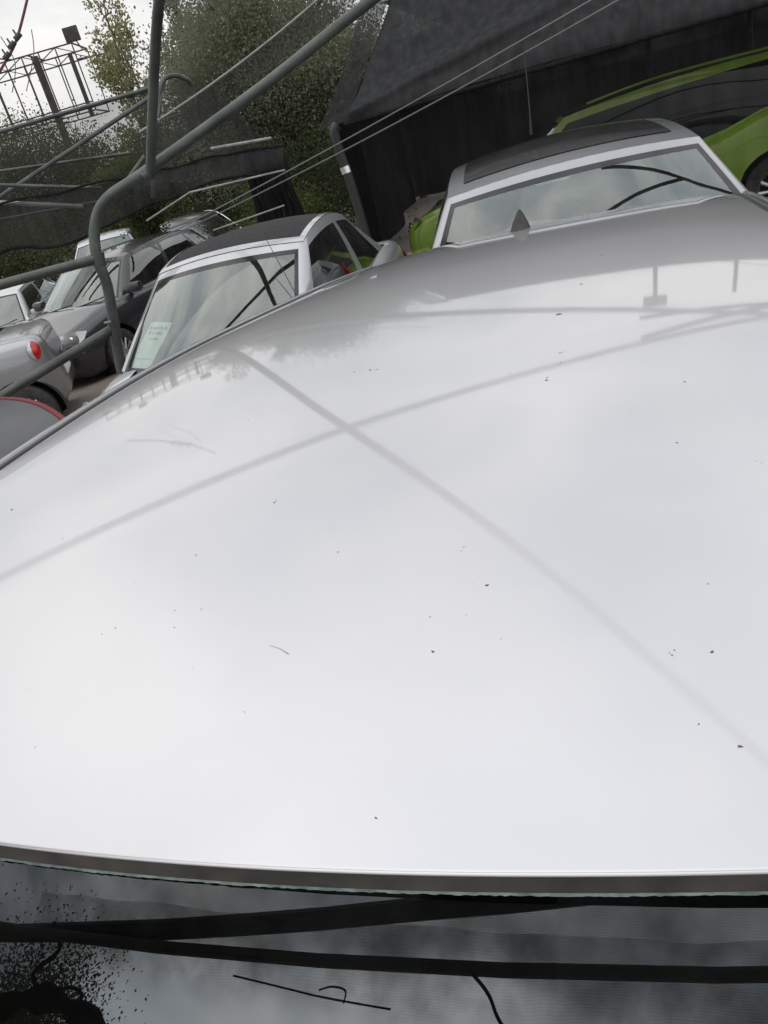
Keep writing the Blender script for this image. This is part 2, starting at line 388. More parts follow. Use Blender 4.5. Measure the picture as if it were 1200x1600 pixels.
    for y0 in wy:
        for s in (-1, 1):
            n = 24; v = []; f = []
            for i in range(n + 1):
                a = -.15 + (math.pi + .3) * i / n
                for (xx, rr) in ((.478 * W, wr + .064), (.30 * W, wr + .064)): v.append((s * xx, y0 + math.cos(a) * rr, wr + math.sin(a) * rr))
            f = [[2 * i, 2 * i + 1, 2 * i + 3, 2 * i + 2] for i in range(n)]
            k = len(v); v.append((s * .30 * W, y0, wr)); f += [[2 * i + 1, 2 * i + 3, k] for i in range(n)]
            obj('wheel_arch', v, f, 'black_plastic', root)
            wheel(root, s * (W / 2 - .115), y0, wr, s, spokes=S.get('spokes', 12))
    # ---- greenhouse
    wtop = S.get('wtop_fn') or (lambda q: lerp(S['tw_f'], S['tw_r'], q) + .012 * 4 * q * (1 - q))
    zedge = S.get('zedge_fn') or (lambda q: (2*(q-.5)*(q-1))*S['zh'] + (4*q*(1-q))*S['zm'] + (2*q*(q-.5))*S['zr'])
    crown = S.get('crown', .05)
    ff = [0, .15, .3, .45, .6, .75, .905, S.get('ws_edge', .945), 1.0]
    wins = S['windows']; sf = [0.0]
    for a, b_ in wins:
        m_ = max(2, int((b_ - a) * 12))
        sf += [a + (b_ - a) * i / m_ for i in range(m_ + 1)]
    sf += [1.0]; sf = sorted(set(round(q, 4) for q in sf))
    rf_ = [1.0, .9, .7, .45, .2, 0]
    T = S.get('T') or [-.1, 0, .05, .1, .25, .4, .55, .7, .82, .88, .93, 1.0]; gtop = S.get('gtop', .93)
    bwr = S.get('belt_wr', bw * .97)
    def half(tt):
        t0 = max(0, tt); pts = []
        yF = lerp(wb, wt, t0); yR = lerp(rb, rt, t0); bo = lerp(bb, bt, t0); br = lerp(.12, .06, t0)
        wf = lerp(bw, wtop(0), t0); wrr = lerp(bwr, wtop(1), t0); blg = 4 * t0 * (1 - t0)
        def zz(y, q, xx, ww):
            zb = pls(top, y) - .03; zt = zedge(q) + crown * (1 - (xx / ww) ** 2)
            return lerp(zb, zt, tt) 
        ybul = -.035 * blg
        for k in ff:
            x = k * wf; pts.append(('f', k, Vector((x, yF + bo * k * k + ybul * (1 - k * k), zz(yF + bo * k * k, 0, x, wf)))))
        y0, y1 = yF + bo, yR - br
        for q in sf[1:]:
            x = lerp(wf, wrr, q) + (.012 + .02 * blg) * 4 * q * (1 - q); y = lerp(y0, y1, q)
            if S.get('wtop_fn'): x = lerp(lerp(bw, bwr, q), wtop(q), t0)
            pts.append(('s', q, Vector((x, y, zz(y, q, x, x)))))
        for k in rf_[1:]:
            x = k * wrr; pts.append(('r', k, Vector((x, yR - br * k * k, zz(yR - br * k * k, 1, x, wrr)))))
        return pts
    RG = [half(tt) for tt in T]; n = len(RG[0])
    kinds = {}
    def put(key, q4):
        kinds.setdefault(key, []).append(q4)
    for a in range(len(T) - 1):
        t0, t1 = T[a], T[a + 1]
        for i in range(n - 1):
            k0, q0, _ = RG[a][i]; k1, q1, _ = RG[a][i + 1]
            quad = [RG[a][i][2], RG[a][i + 1][2], RG[a + 1][i + 1][2], RG[a + 1][i][2]]
            inglass = t0 >= .05 - 1e-6 and t1 <= gtop + 1e-6
            key = 'frame'
            if k0 == 'f' and k1 == 'f':
                if inglass and q1 <= ff[-2] + 1e-6:
                    edge = t1 <= .1 + 1e-6 or (t0 >= .88 - 1e-6 and gtop < .95) or q1 > .905 + 1e-6
                    key = 'frit' if edge else 'windshield'
            elif k1 == 's':
                qq0 = 0 if k0 == 'f' else q0
                for wi, (wa, wb_) in enumerate(wins):
                    if qq0 >= wa - 1e-6 and q1 <= wb_ + 1e-6 and t0 >= .1 - 1e-6 and t1 <= .88 + 1e-6: key = 'side%d' % wi
            elif k1 == 'r' and k0 == 'r':
                if t0 >= .1 - 1e-6 and t1 <= .88 + 1e-6: key = 'rear'
            put(key, quad)
    def mesh_of(name_, quads, material, sym, par=root):
        v = []; f = []
        for s in ((1, -1) if sym == 0 else (sym,)):
            for q in quads:
                k = len(v); v += [(s * p.x, p.y, p.z) for p in q]; f.append([k, k + 1, k + 2, k + 3] if s > 0 else [k + 3, k + 2, k + 1, k])
        bm = bmesh.new(); vs = [bm.verts.new(p) for p in v]
        for q in f: bm.faces.new([vs[i] for i in q])
        bmesh.ops.remove_doubles(bm, verts=bm.verts, dist=.0004); me = bpy.data.meshes.new(name_); bm.to_mesh(me); bm.free()
        me.materials.append(MT[material]); me.polygons.foreach_set('use_smooth', [True] * len(me.polygons)); me.set_sharp_from_angle(angle=R(50))
        o = bpy.data.objects.new(name_, me); COL.objects.link(o); o.parent = par; return o
    mesh_of('window_frame', kinds['frame'], S.get('frame_mat', body), 0)
    gm = S.get('glass', 'glass')
    ws = mesh_of('windshield', kinds['windshield'], S.get('ws_glass', gm), 0)
    mesh_of('glass_border', kinds['frit'], 'frit', 0, ws)
    for wi in range(len(wins)):
        for s in (1, -1):
            if 'side%d' % wi in kinds: mesh_of('side_window', kinds['side%d' % wi], gm, s)
    if 'rear' in kinds: mesh_of('rear_window', kinds['rear'], gm, 0)
    # ---- roof
    if S.get('roof', True):
        nu, nv = 29, 30; v = []; fm = []
        for i in range(nu):
            u_ = -1 + 2 * i / (nu - 1)
            for j in range(nv):
                q = j / (nv - 1); wq = wtop(q)
                if not S.get('wtop_fn'): wq = lerp(S['tw_f'], S['tw_r'], q) + .012 * 4 * q * (1 - q)
                yf = wt + bt * u_ * u_; yr = rt - .06 * u_ * u_
                v.append((u_ * wq, lerp(yf, yr, q), zedge(q) + crown * (1 - u_ * u_)))
        F = grid_faces(nu, nv); keep = []; pan = []
        for q in F:
            c = sum((Vector(v[i]) for i in q), Vector()) / 4; uu = abs(c.x) / S['tw_f']
            (pan if S.get('panel') and S['panel'](uu, (q[0] % nv + .5) / (nv - 1)) else keep).append(q)
        if keep: obj('roof', v, keep, S.get('roof_mat', body), root, ang=60)
        if pan: obj('roof_panel', [(p[0], p[1], p[2] + .004) for p in v], pan, S.get('panel_mat', 'gloss_black'), root, ang=60)
    # ---- inside
    mb = MB(); mb.box((0, (wb + rb) / 2 + .2, .42), (W * .84, (rb - wb) * .95, .06)); mb.build('cabin_floor', 'interior', root)
    zb = pls(top, wb + .2)
    mb = MB(); mb.box((0, wb + .30, zb - .15), (bw * 1.80, .42, .24), Matrix.Rotation(R(-6), 3, 'X'), .05); mb.build('dashboard', 'interior', root)
    for s in (-1, 1):
        sy = wt + S.get('seat_back', .75)
        for dy in ((0,) if S.get('two_seat') else (0, .85)):
            mb = MB(); mb.box((s * .34, sy - .15 + dy, .55), (.46, .48, .16), None, .05)
            mb.box((s * .34, sy + .16 + dy, .86), (.46, .14, .62), Matrix.Rotation(R(-14), 3, 'X'), .06)
            mb.box((s * .34, sy + .26 + dy, 1.19), (.25, .1, .16), Matrix.Rotation(R(-10), 3, 'X'), .04)
            mb.build('seat', 'seat', root)
    st = S.get('steer', 1); n = 24
    c = Vector((st * .34, wt + .22, zb + .0)); rm = Matrix.Rotation(R(-62), 3, 'X')
    mb = MB(); mb.tube([c + rm @ Vector((.18 * math.cos(2*math.pi*i/n), .18 * math.sin(2*math.pi*i/n), 0)) for i in range(n + 1)], .015, 8)
    mb.tube([c + rm @ Vector((-.17, 0, 0)), c + rm @ Vector((.17, 0, 0))], .02, 6); mb.build('steering_wheel', 'black_plastic', root)
    # ---- lights, grille, mirrors, plates, wipers
    yf = yo - h
    for s in (-1, 1):
        if s in S.get('mirror_sides', (-1, 1)): door_mirror(root, S, s, bw, wb + bb, wt + bt, top, body)
        hl = S.get('head', (.60, .17, .66, .34, .17))   # x, y-back, z, width, height
        v = []; f = []; nu, nv = 9, 5
        for i in range(nu):
            a = i / (nu - 1)
            for j in range(nv):
                b_ = j / (nv - 1) * 2 - 1; taper = (math.sin(math.pi * min(max(a, .04), .96)) ** .45)
                x = s * (hl[0] - hl[3] / 2 + hl[3] * a) * W / 1.78
                q = min(1.0, abs(x) / (W / 2))
                y = yf + .03 + hl[1] * a ** 1.7 + .05 * (b_ + 1) - .03
                v.append((x, y, hl[2] + b_ * hl[4] / 2 * taper + .05 * a))
        o = obj('headlight', v, grid_faces(nu, nv, s < 0), 'lamp_glass', root)
        mb = MB()
        for (dx, rr) in ((.42, .05), (.7, .04)):
            x = s * (hl[0] - hl[3] / 2 + hl[3] * dx) * W / 1.78; y = yf + .05 + hl[1] * dx ** 1.7
            mb.tube([(x, y - .012, hl[2] + .05 * dx), (x, y - .03, hl[2] + .05 * dx)], [rr, rr * .8], 14)
        mb.build('lamp_reflector', 'chrome', o)
        tl = S.get('tail', (.66, .12, .86, .10, .30)); v = []; nu, nv = 7, 9; fm = []
        yr = yo + h
        for i in range(nu):
            a = i / (nu - 1) * 2 - 1
            for j in range(nv):
                b_ = j / (nv - 1) * 2 - 1; k = math.sqrt(max(0, 1 - b_ * b_ * .96))
                z = tl[2] + b_ * tl[4] / 2; ym = yr - tl[1] + a * k * tl[3]
                q = abs(ym - yo) / h; hw = W / 2 * (1 - .16 * q ** 5 - .22 * max(0, (q - .93) / .07) ** 2)
                v.append((s * (hw * lerp(1.0, .955, max(0, b_)) + .012 + .012 * k * (1 - a * a)), ym, z))
        o = obj('taillight', v, grid_faces(nu, nv, s < 0), 'red_lens', root)
        if S.get('tail_clear'):
            v2 = [(p[0] + s * .006, p[1] - tl[3] * .0, p[2]) for p in v]
            obj('reversing_lens', v2, [q for q in grid_faces(nu, nv, s < 0) if min(q) // nv < 2], 'clear_lens', o)
        # door cut lines and handles
        for q in S.get('door_lines', (.12, .5, .86)):
            y = lerp(wb + bb, rb - .12, q); pts = []
            for z in (pls(top, y) - .06, pls(top, y) * .75, .55, .36, zs + .06):
                zt = pls(top, y); fr_ = (zt - z) / (zt - zs); xx = pl([(0, .915), (.1, .957), (.3, .986), (.52, 1.001), (.75, .993), (.93, .966), (1, .9)], fr_)
                qy = abs(y - yo) / h; hw = W / 2 * (1 - .16 * qy ** 5); pts.append((s * xx * hw, y, z))
            mb = MB(); mb.tube(catmull(pts, 3), .005, 5); mb.build('door_seam', 'black_plastic', root)
        for q in S.get('handles', (.42,)):
            y = lerp(wb + bb, rb - .12, q); zt = pls(top, y); mb = MB(); mb.box((s * W / 2 * .975, y, zt - .17), (.03, .17, .03), None, .01); mb.build('door_handle', S.get('handle_mat', body), root)
    mb = MB()
    for k in range(5): mb.box((0, yf + .005 + .012 * k, .62 - .05 * k), (W * (.52 - .01 * k), .03, .022), None, .004)
    mb.build('grille', 'black_plastic', root)
    mb = MB(); mb.box((0, yf - .012, .40), (.5, .014, .11), None, .003); mb.build('front_plate', 'paper', root)
    mb = MB(); mb.box((0, yo + h + .008, .55), (.5, .014, .11), None, .003); mb.build('rear_plate', 'paper', root)
    for s, x0 in ((1, .12), (-1, -.42)):
        a = Vector((x0, wb + .0, pls(top, wb) + .03)); pa = []
        for k in range(6):
            tt = .03 + .018 * k; xx = x0 + .48 * k / 5
            yF = lerp(wb, wt, tt) + lerp(bb, bt, tt) * (xx / bw) ** 2
            zz_ = lerp(pls(top, yF) - .03, zedge(0) + crown, tt); pa.append((xx, yF - .03, zz_ + .03))
        mb = MB(); mb.tube(pa, .008, 6); mb.build('wiper', 'black_plastic', root)
    return root

# ------------------------------------------------------------------ the near car (its roof fills the picture)
RZ = 1.515; RLEN = 2.353; RCROWN = .0149; RB = .0407; RYP = .8024
RW = [(-.3, .585), (0, .600), (.6, .622), (1.0, .628), (1.24, .615), (1.46, .586), (1.7, .562), (2.16, .548), (2.4, .535)]
def rw(y): return pls(RW, y)
def rzc(y): return RZ - RB * (y - RYP) ** 2 + RB * RYP ** 2
def rz(x, y):
    k = x / rw(y); return rzc(y) - RCROWN * k * k - .7 * RCROWN * k ** 6
def ryf(x): return .0805 * 1.2 * (x / .664) ** 2
def ryr(x): return RLEN - .0465 * (x / .5324) ** 2
own = dict(L=4.4, W=1.82, yo=.3, top=[(-1.9, .60), (-1.86, .70), (-1.7, .80), (-1.3, .92), (-.80, 1.0), (0, 1.03), (1.5, 1.06), (2.25, 1.07), (2.42, 1.05), (2.5, .95)],
           wb=-.86, wt=-.0032, rt=2.38, rb=2.44, bow_b=.24, bow_t=.08, belt_w=.80, belt_wr=.76, wheels=(-1.1, 1.6), wr=.33, roof=False, crown=.0253,
           wtop_fn=lambda q: rw(lerp(.058, 2.29, q)) + .027, zedge_fn=lambda q: rz(rw(lerp(.058, 2.29, q)), lerp(.058, 2.29, q)) - .012 - .0062 * max(0, 1 - q * 8),
           T=[-.1, 0, .05, .1, .25, .4, .55, .7, .82, .88, .93, .97, 1.0], gtop=1.0, ws_edge=.965,
           windows=[(.05, .40), (.44, .74), (.77, .95)], ws_glass='glass_own', glass='glass_dark', seat_back=.9)
oc = car('silver_car', 'near silver car whose long pale roof fills the lower picture', (0, 0, 0), 0, own, 'silver_roof')
# roof skin
v = []; nu, nv = 65, 96
us = [-1, -.998, -.99] + [-.98 + 1.96 * i / (nu - 7) for i in range(nu - 6)] + [.99, .998, 1]
cols = [(-1, -.008, -.016), (-1, -.005, -.005)] + [(u_, 0, 0) for u_ in us] + [(1, .005, -.005), (1, .008, -.016)]
QS = [0, .0006, .002, .006] + [.006 + .994 * (j + 1) / (nv - 4) for j in range(nv - 4)]
rows = [(-.0016, -.012), (-.0016, -.0030), (-.0012, -.0013), (-.0005, -.0003)] + [None] * nv + [(.02, -.008), (.034, -.024), (.04, -.06)]
for (u_, dx, dz) in cols:
    for j, rr in enumerate(rows):
        q = QS[min(nv - 1, max(0, j - 4))]; x = u_ * .61
        for _ in range(4):
            y = lerp(ryf(x), ryr(x), q); x = u_ * rw(y)
        z = rz(x, y)
        if rr: y += rr[0]; z += rr[1]
        v.append((x + dx, y, z + dz))
rp_ = obj('roof', v, grid_faces(len(cols), len(rows)), 'silver_roof', oc, ang=80)
# windscreen header gap and the green edge of the glass
v = []; n = 81
for i in range(n):
    x = -1 + 2 * i / (n - 1); x *= .60; y = ryf(x); z = rz(x, y)
    v += [(x, y - .00165, z - .0016), (x, y - .0019, z - .007), (x, y - .0034, z - .0115)]
obj('header_gap', v, grid_faces(n, 3), 'header_shadow', oc)
v = []; n = 481
for i in range(n):
    x = -1 + 2 * i / (n - 1); x *= .60; y = ryf(x); z = rz(x, y); jg = random.uniform(-.0002, .0009)
    v += [(x, y - .0031, z - .0110), (x, y - .0050 + jg * .7, z - .0113)]
obj('windscreen_edge', v, grid_faces(n, 2), 'glass_edge', oc)
# black ditch mouldings along both sides of the roof
for s in (-1, 1):
    v = []; n = 70; prof = [(.004, -.014), (.006, -.004), (.010, .001), (.018, .001), (.022, -.004), (.025, -.014)]
    for i in range(n):
        y = lerp(.02, 2.30, i / (n - 1)); x = rw(y); z = rz(x, y)
        for (a, b_) in prof: v.append((s * (x + a), y, z + b_))
    obj('roof_moulding', v, grid_faces(n, len(prof), s > 0), 'black_plastic', oc)
    v = []; prof = [(.0255, -.016), (.0262, -.002), (.029, .0025), (.036, .002), (.043, -.004), (.048, -.014), (.050, -.03)]
    for i in range(n):
        y = lerp(.0, 2.30, i / (n - 1)); x = rw(y); z = rz(x, y)
        for (a, b_) in prof: v.append((s * (x + a), y, z + b_))
    obj('cant_rail', v, grid_faces(n, len(prof), s > 0), 'silver', oc)
# shark fin aerial
v = []; n = 9
for i in range(n):
    q = i / (n - 1); wq = .034 * (1 - q) ** .85 + .004; y0 = lerp(-.075, .03, q ** .9); y1 = lerp(.07, .058, q); z = .068 * q ** .9
    for k in range(12):
        a = 2 * math.pi * k / 12; v.append((wq * math.sin(a), (y0 + y1) / 2 - (y1 - y0) / 2 * math.cos(a), z))
f = [[i * 12 + k, i * 12 + (k + 1) % 12, (i + 1) * 12 + (k + 1) % 12, (i + 1) * 12 + k] for i in range(n - 1) for k in range(12)] + [[(n - 1) * 12 + k for k in range(12)]]
FY = 2.22
fo = obj('shark_fin_aerial', v, f, 'rubber', oc); fo.scale = (.82, .82, .82); fo.location = (-.045, FY, rz(0, FY) - .004)
# droppings, grit and one scratch on the paint
SP = [(-.431,.456,3),(-.269,.363,1.5),(-.167,.643,2.5),(-.015,.4,2),(.001,.437,1.5),(.093,.302,1.2),(-.033,.781,3),(-.022,.78,3.2),(-.059,.784,2),(.219,.924,6),(.234,.651,3.5),(.242,.743,2.6),(.245,.705,2),(.237,1.096,5),(.384,.604,2.4),(.374,.461,1.4),(.211,.175,1.6),(.236,.249,1.7),(.207,.301,1.3),(.389,.18,2),(.366,.176,1.6),(.21,.041,1.2),(.399,.107,1.6),(-.06,.31,1.2),(-.031,.296,1.2),(-.007,.226,1),(-.083,.204,1.5),(-.092,.196,1.5),(-.104,.268,1.2),(-.034,.225,1),(-.021,.203,1),(.025,.154,1),(.186,.687,2),(.439,.415,1.4),(.255,1.318,4),(.09,.114,.9),(.317,.553,1.2),(.225,.252,1.2),(.2,.212,.9),(.227,.214,.8),(.39,.248,.9)]
mb = MB()
for (x, y, r) in SP:
    for k in range(random.choice((1, 1, 2, 3))):
        xx = x + random.gauss(0, .0012 * r) * (k > 0); yy = y + random.gauss(0, .0015 * r) * (k > 0); q = r * .00046 * random.uniform(.6, 1.15) / (1 + .6 * k); n = 9
        zz = rz(xx, yy) + .0003; ph = random.random() * 6; el = random.uniform(1.0, 1.9); an = random.uniform(-1, 1)
        vv = [(xx, yy, zz + q * .4)]
        for j in range(n):
            a = 2 * math.pi * j / n; rr = q * (1 + .25 * math.sin(3 * a + ph)); px, py = rr * math.cos(a) * el, rr * math.sin(a)
            X, Y = xx + px * math.cos(an) - py * math.sin(an), yy + px * math.sin(an) + py * math.cos(an); vv.append((X, Y, rz(X, Y) + .0002))
        mb.add((vv, [[0, 1 + j, 1 + (j + 1) % n] for j in range(n)]))
for i in range(70):
    x = random.uniform(-.5, .55); y = random.uniform(.04, 1.9); q = random.uniform(.0002, .0005); n = 5
    mb.add(([(x, y, rz(x, y) + q)] + [(x + q * math.cos(j * 1.257), y + q * 1.3 * math.sin(j * 1.257), rz(x, y) + .0002) for j in range(n)], [[0, 1 + j, 1 + (j + 1) % n] for j in range(n)]))
o = mb.build('dirt_specks', 'dirt', oc); o['kind'] = 'stuff'
mb = MB(); mb.tube([(.08 + .02 * k / 4, .180 - .008 * k / 4 + .001 * math.sin(k), rz(.09, .176) + .0002) for k in range(5)], .00035, 4); mb.build('scratch', 'scratch', oc)

# ------------------------------------------------------------------ the other cars
mpv = dict(L=4.3, W=1.80, top=[(-2.15, .60), (-2.1, .74), (-1.9, .84), (-1.55, .93), (-1.1, 1.0), (0, 1.03), (1.7, 1.05), (2.05, 1.0), (2.15, .85)],
           wb=-1.42, wt=-.72, rt=1.75, rb=2.05, bow_b=.30, bow_t=.11, belt_w=.79, tw_f=.585, tw_r=.60, zh=1.37, zm=1.402, zr=1.32, crown=.045, wheels=(-1.35, 1.3), wr=.32,
           windows=[(.07, .36), (.40, .68), (.72, .93)], panel=lambda u_, q: u_ < .86 and q > .11, ws_edge=.95, seat_back=.85)
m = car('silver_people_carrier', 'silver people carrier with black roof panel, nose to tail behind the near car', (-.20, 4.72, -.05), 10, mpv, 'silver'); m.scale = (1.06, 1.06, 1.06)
mb = MB(); mb.box((0, -.72, 1.25), (.30, .05, .10), Matrix.Rotation(R(20), 3, 'X'), .03); mb.build('rear_view_mirror', 'black_plastic', m)
v = []; nu, nv = 13, 6
for i in range(nu):
    for j in range(nv):
        t_ = lerp(.87, .60, j / (nv - 1)); hw = lerp(.27, .13, min(1, j / 2.5)); x_ = lerp(-hw, hw, i / (nu - 1)); wf = lerp(mpv['belt_w'], mpv['tw_f'], t_); k_ = x_ / wf
        yF = lerp(mpv['wb'], mpv['wt'], t_) + lerp(mpv['bow_b'], mpv['bow_t'], t_) * k_ * k_ - .035 * 4 * t_ * (1 - t_) * (1 - k_ * k_)
        v.append((x_, yF + .008, lerp(pls(mpv['top'], yF) - .03, mpv['zh'] + mpv['crown'] * (1 - k_ * k_), t_) - .008))
obj('sensor_shade', v, grid_faces(nu, nv), 'black_plastic', m)
tube('roof_aerial', [(-.12, .35, 1.50), (-.11, .36, 1.60), (-.09, .40, 1.92)], [.008, .004, .0025], 'black_plastic', m)
rod = dict(L=3.5, W=1.62, top=[(-1.75, .50), (-1.7, .60), (-1.5, .68), (-1.15, .77), (-.5, .80), (.6, .84), (1.2, .90), (1.65, .86), (1.75, .72)],
           wb=-1.28, wt=-.42, rt=.78, rb=1.30, bow_b=.24, bow_t=.09, belt_w=.70, tw_f=.575, tw_r=.54, zh=1.255, zm=1.335, zr=1.26, crown=.05, wheels=(-1.15, 1.18), wr=.29,
           windows=[(.09, .60), (.66, .93)], roof_mat='soft_top', panel=lambda u_, q: u_ > .90 or q < .07, panel_mat='white_silver', two_seat=True, seat_back=.78, steer=1, mirror_dy=.30, mirror_sides=(1,), mirror_mat='black_plastic', tail=(.66, .06, .72, .05, .12))
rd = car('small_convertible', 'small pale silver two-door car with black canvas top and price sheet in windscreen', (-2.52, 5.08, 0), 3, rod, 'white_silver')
tube('aerial', [(.66, -.86, .80), (.62, -.80, 1.0), (.40, -.55, 1.42)], [.005, .003, .0018], 'black_plastic', rd)
gol = dict(L=4.25, W=1.78, top=[(-2.12, .56), (-2.08, .68), (-1.9, .76), (-1.5, .85), (-1.05, .93), (0, .96), (1.5, 1.0), (2.0, .98), (2.12, .8)],
           wb=-1.12, wt=-.38, rt=1.55, rb=2.0, bow_b=.24, bow_t=.08, belt_w=.76, tw_f=.58, tw_r=.54, zh=1.38, zm=1.45, zr=1.38, crown=.04, wheels=(-1.3, 1.28), wr=.31,
           windows=[(.07, .42), (.46, .78), (.82, .95)], head=(.60, .24, .67, .46, .19))
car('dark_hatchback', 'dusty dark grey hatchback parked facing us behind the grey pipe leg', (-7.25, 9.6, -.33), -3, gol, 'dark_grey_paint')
fia = dict(L=3.55, W=1.63, top=[(-1.77, .62), (-1.72, .75), (-1.5, .86), (-1.1, .96), (0, .98), (1.2, 1.02), (1.6, 1.0), (1.72, .96), (1.77, .72)],
           wb=-1.0, wt=-.40, rt=.70, rb=1.30, bow_b=.2, bow_t=.08, belt_w=.70, tw_f=.55, tw_r=.50, zh=1.38, zm=1.43, zr=1.34, crown=.04, wheels=(-1.1, 1.34), wr=.30,
           windows=[(.09, .52), (.57, .86)], tail=(.66, .14, .88, .058, .18), tail_clear=True, two_seat=True, door_lines=(.12, .62), spokes=16)
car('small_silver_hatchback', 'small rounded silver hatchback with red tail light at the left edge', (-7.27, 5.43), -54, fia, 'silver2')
sed = dict(L=4.6, W=1.80, top=[(-2.3, .55), (-2.25, .68), (-2.0, .78), (-1.2, .92), (0, .95), (1.4, 1.0), (2.2, .98), (2.3, .75)],
           wb=-1.05, wt=-.25, rt=1.05, rb=1.75, bow_b=.2, bow_t=.08, belt_w=.76, tw_f=.56, tw_r=.52, zh=1.34, zm=1.41, zr=1.34, crown=.04, wheels=(-1.4, 1.35), wr=.32,
           windows=[(.08, .45), (.49, .90)])
sd_ = car('black_sedan', 'black saloon with chrome window line, far behind the dark hatchback', (-8.7, 14.3, -.36), 48, sed, 'black_paint')
mb = MB()
for s in (-1, 1):
    mb.tube(catmull([(s * .80, -.85, .95), (s * .66, -.15, 1.33), (s * .615, .5, 1.40), (s * .62, .95, 1.33), (s * .72, 1.45, 1.05)], 5), .012, 6)
mb.build('chrome_trim', 'chrome', sd_)
est = car('silver_estate', 'pale silver car at the left edge, behind the small hatchback', (-10.9, 10.9), 24, dict(gol, L=4.4), 'white_silver', None)
car('pale_saloon', 'pale car at the back, roof showing above the dark hatchback', (-11.0, 14.6, -.32), 30, dict(sed), 'white_silver', None)
grn = dict(L=4.7, W=1.78, top=[(-2.35, .50), (-2.3, .66), (-2.1, .76), (-1.4, .90), (-.7, .84), (.3, .82), (.95, .90), (1.4, 1.05), (1.9, 1.12), (2.28, 1.08), (2.35, .8)],
           wb=-1.32, wt=-.52, rt=1.95, rb=2.2, bow_b=.2, bow_t=.08, belt_w=.75, tw_f=.60, tw_r=.57, zh=1.40, zm=1.51, zr=1.50, crown=.02, wheels=(-1.5, 1.5), wr=.33,
           windows=[(.045, .86)], glass='glass_black', panel=lambda u_, q: u_ < .95, panel_mat='gloss_black', frame_mat='lime', handle_mat='black_plastic')
g_ = car('lime_green_car', 'lime green car with black roof standing sideways under the black net', (-.15, 9.38, 0), -90, grn, 'lime')
mb = MB(); mb.tube(catmull([(.63, -.2, 1.475), (.61, .5, 1.545), (.60, 1.5, 1.55)], 6), .012, 6); mb.build('roof_rail', 'lime', g_)
rdc = dict(L=3.4, W=1.68, top=[(-1.7, .60), (-1.66, .7), (-1.5, .8), (-1.0, .93), (0, .96), (1.4, .98), (1.62, .95), (1.7, .75)],
           wb=-1.0, wt=-.30, rt=1.35, rb=1.45, bow_b=.2, bow_t=.08, belt_w=.72, tw_f=.56, tw_r=.55, zh=1.30, zm=1.37, zr=1.34, crown=.03, wheels=(-1.2, 1.2), wr=.30,
           windows=[(.08, .46), (.5, .9)], panel=lambda u_, q: True, panel_mat='matt_black', frame_mat='matt_black', two_seat=True, glass='glass_dark')
rc_ = car('red_hatchback', 'red hatchback with dark glass roof, close beside the near car at lower left', (-2.08, .33, 0), -32, rdc, 'red')

mb = MB(); mb.tube(catmull([(x_, 1.355 - .06 * (x_ / .55) ** 2, 1.342 + .03 * (1 - (x_ / .55) ** 2)) for x_ in (-.56, -.3, 0, .3, .56)], 4), .009, 8); mb.build('rear_lip', 'red', rc_)
# ------------------------------------------------------------------ price sheets behind windscreens
def sheet(label, c, ex, ey, wd=.21, ht=.297, seed=1):
    ex = Vector(ex).normalized(); ey = Vector(ey); ey = (ey - ex * ey.dot(ex)).normalized(); nz_ = ex.cross(ey); c = Vector(c); rnd = random.Random(seed)
    def P(a, b_, d=0): return ex * a + ey * b_ + nz_ * d
    v = []; nu, nv = 7, 9
    for i in range(nu):
        for j in range(nv):
            a = (i / (nu - 1) - .5) * wd; b_ = (j / (nv - 1) - .5) * ht; v.append(P(a, b_, .006 * math.sin(i * .9) * (j / 8)))
    o = obj('price_sheet', v, grid_faces(nu, nv), 'paper'); o.location = c; tag(o, label, 'paper')
    mb = MB()
    for row, (b0, hh, w0, w1) in enumerate(((.36, .075, -.38, .42), (.25, .075, -.30, .34), (.12, .05, -.2, .25), (-.32, .018, -.4, .42))):
        a = w0
        while a < w1:
            dw = rnd.uniform(.03, .07)
            if row == 3: dw = .05
            if rnd.random() < .86: 
                k = rnd.uniform(.5, 1); q = [P(a * wd, (b0 - hh * k / 2) * ht, .008), P((a + dw * .75) * wd, (b0 - hh * k / 2) * ht, .008), P((a + dw * .75) * wd, (b0 + hh * k / 2) * ht, .008), P(a * wd, (b0 + hh * k / 2) * ht, .008)]
                mb.add((q, [[0, 1, 2, 3]]))
            a += dw
    mb.build('printed_marks', 'ink', o)

# ------------------------------------------------------------------ pipe frame over the car park
PN = Vector((-3.24, 5.29, 1.91))
legp = [(-3.86, 4.78, gz(-3.86, 4.78)), (-3.83, 4.86, .60), (-3.72, 4.94, 1.2), (-3.71, 4.95, 1.46), (-3.66, 5.02, 1.68), (-3.53, 5.10, 1.82), (-3.24, 5.29, 1.93), (-2.4, 5.88, 2.27), (-1.62, 6.40, 2.62), (0.0, 7.7, 3.35), (1.28, 8.78, 3.88), (2.6, 9.7, 4.2)]
fr = empty('pipe_frame', (-3.86, 4.78, gz(-3.86, 4.78)))
def fpipe(name, pts, r, material='galv', parent=None, smooth=0, root=fr, n=12):
    base = Vector(root.location); P = [Vector(p) for p in pts]
    if smooth: P = catmull(P, smooth)
    return tube(name, [p - base for p in P], r, material, parent or root, n)
a = fpipe('bent_leg_pipe', legp, .041, smooth=8)
fpipe('rafter_pipe', [PN + Vector((0, 0, -.03)), (-2.60, 5.02, 2.76), (-1.85, 4.42, 3.22), (-.37, 3.49, 4.1), (.6, 2.9, 4.7), (2.4, 1.8, 5.6), (5.0, .2, 6.6)], .036, smooth=6)
fpipe('purlin_pipe', [(-5.2, 2.2, 3.30), (-4.43, 2.9, 3.38), (-2.17, 5.08, 3.50), (1.6, 8.70, 3.92)], .036)
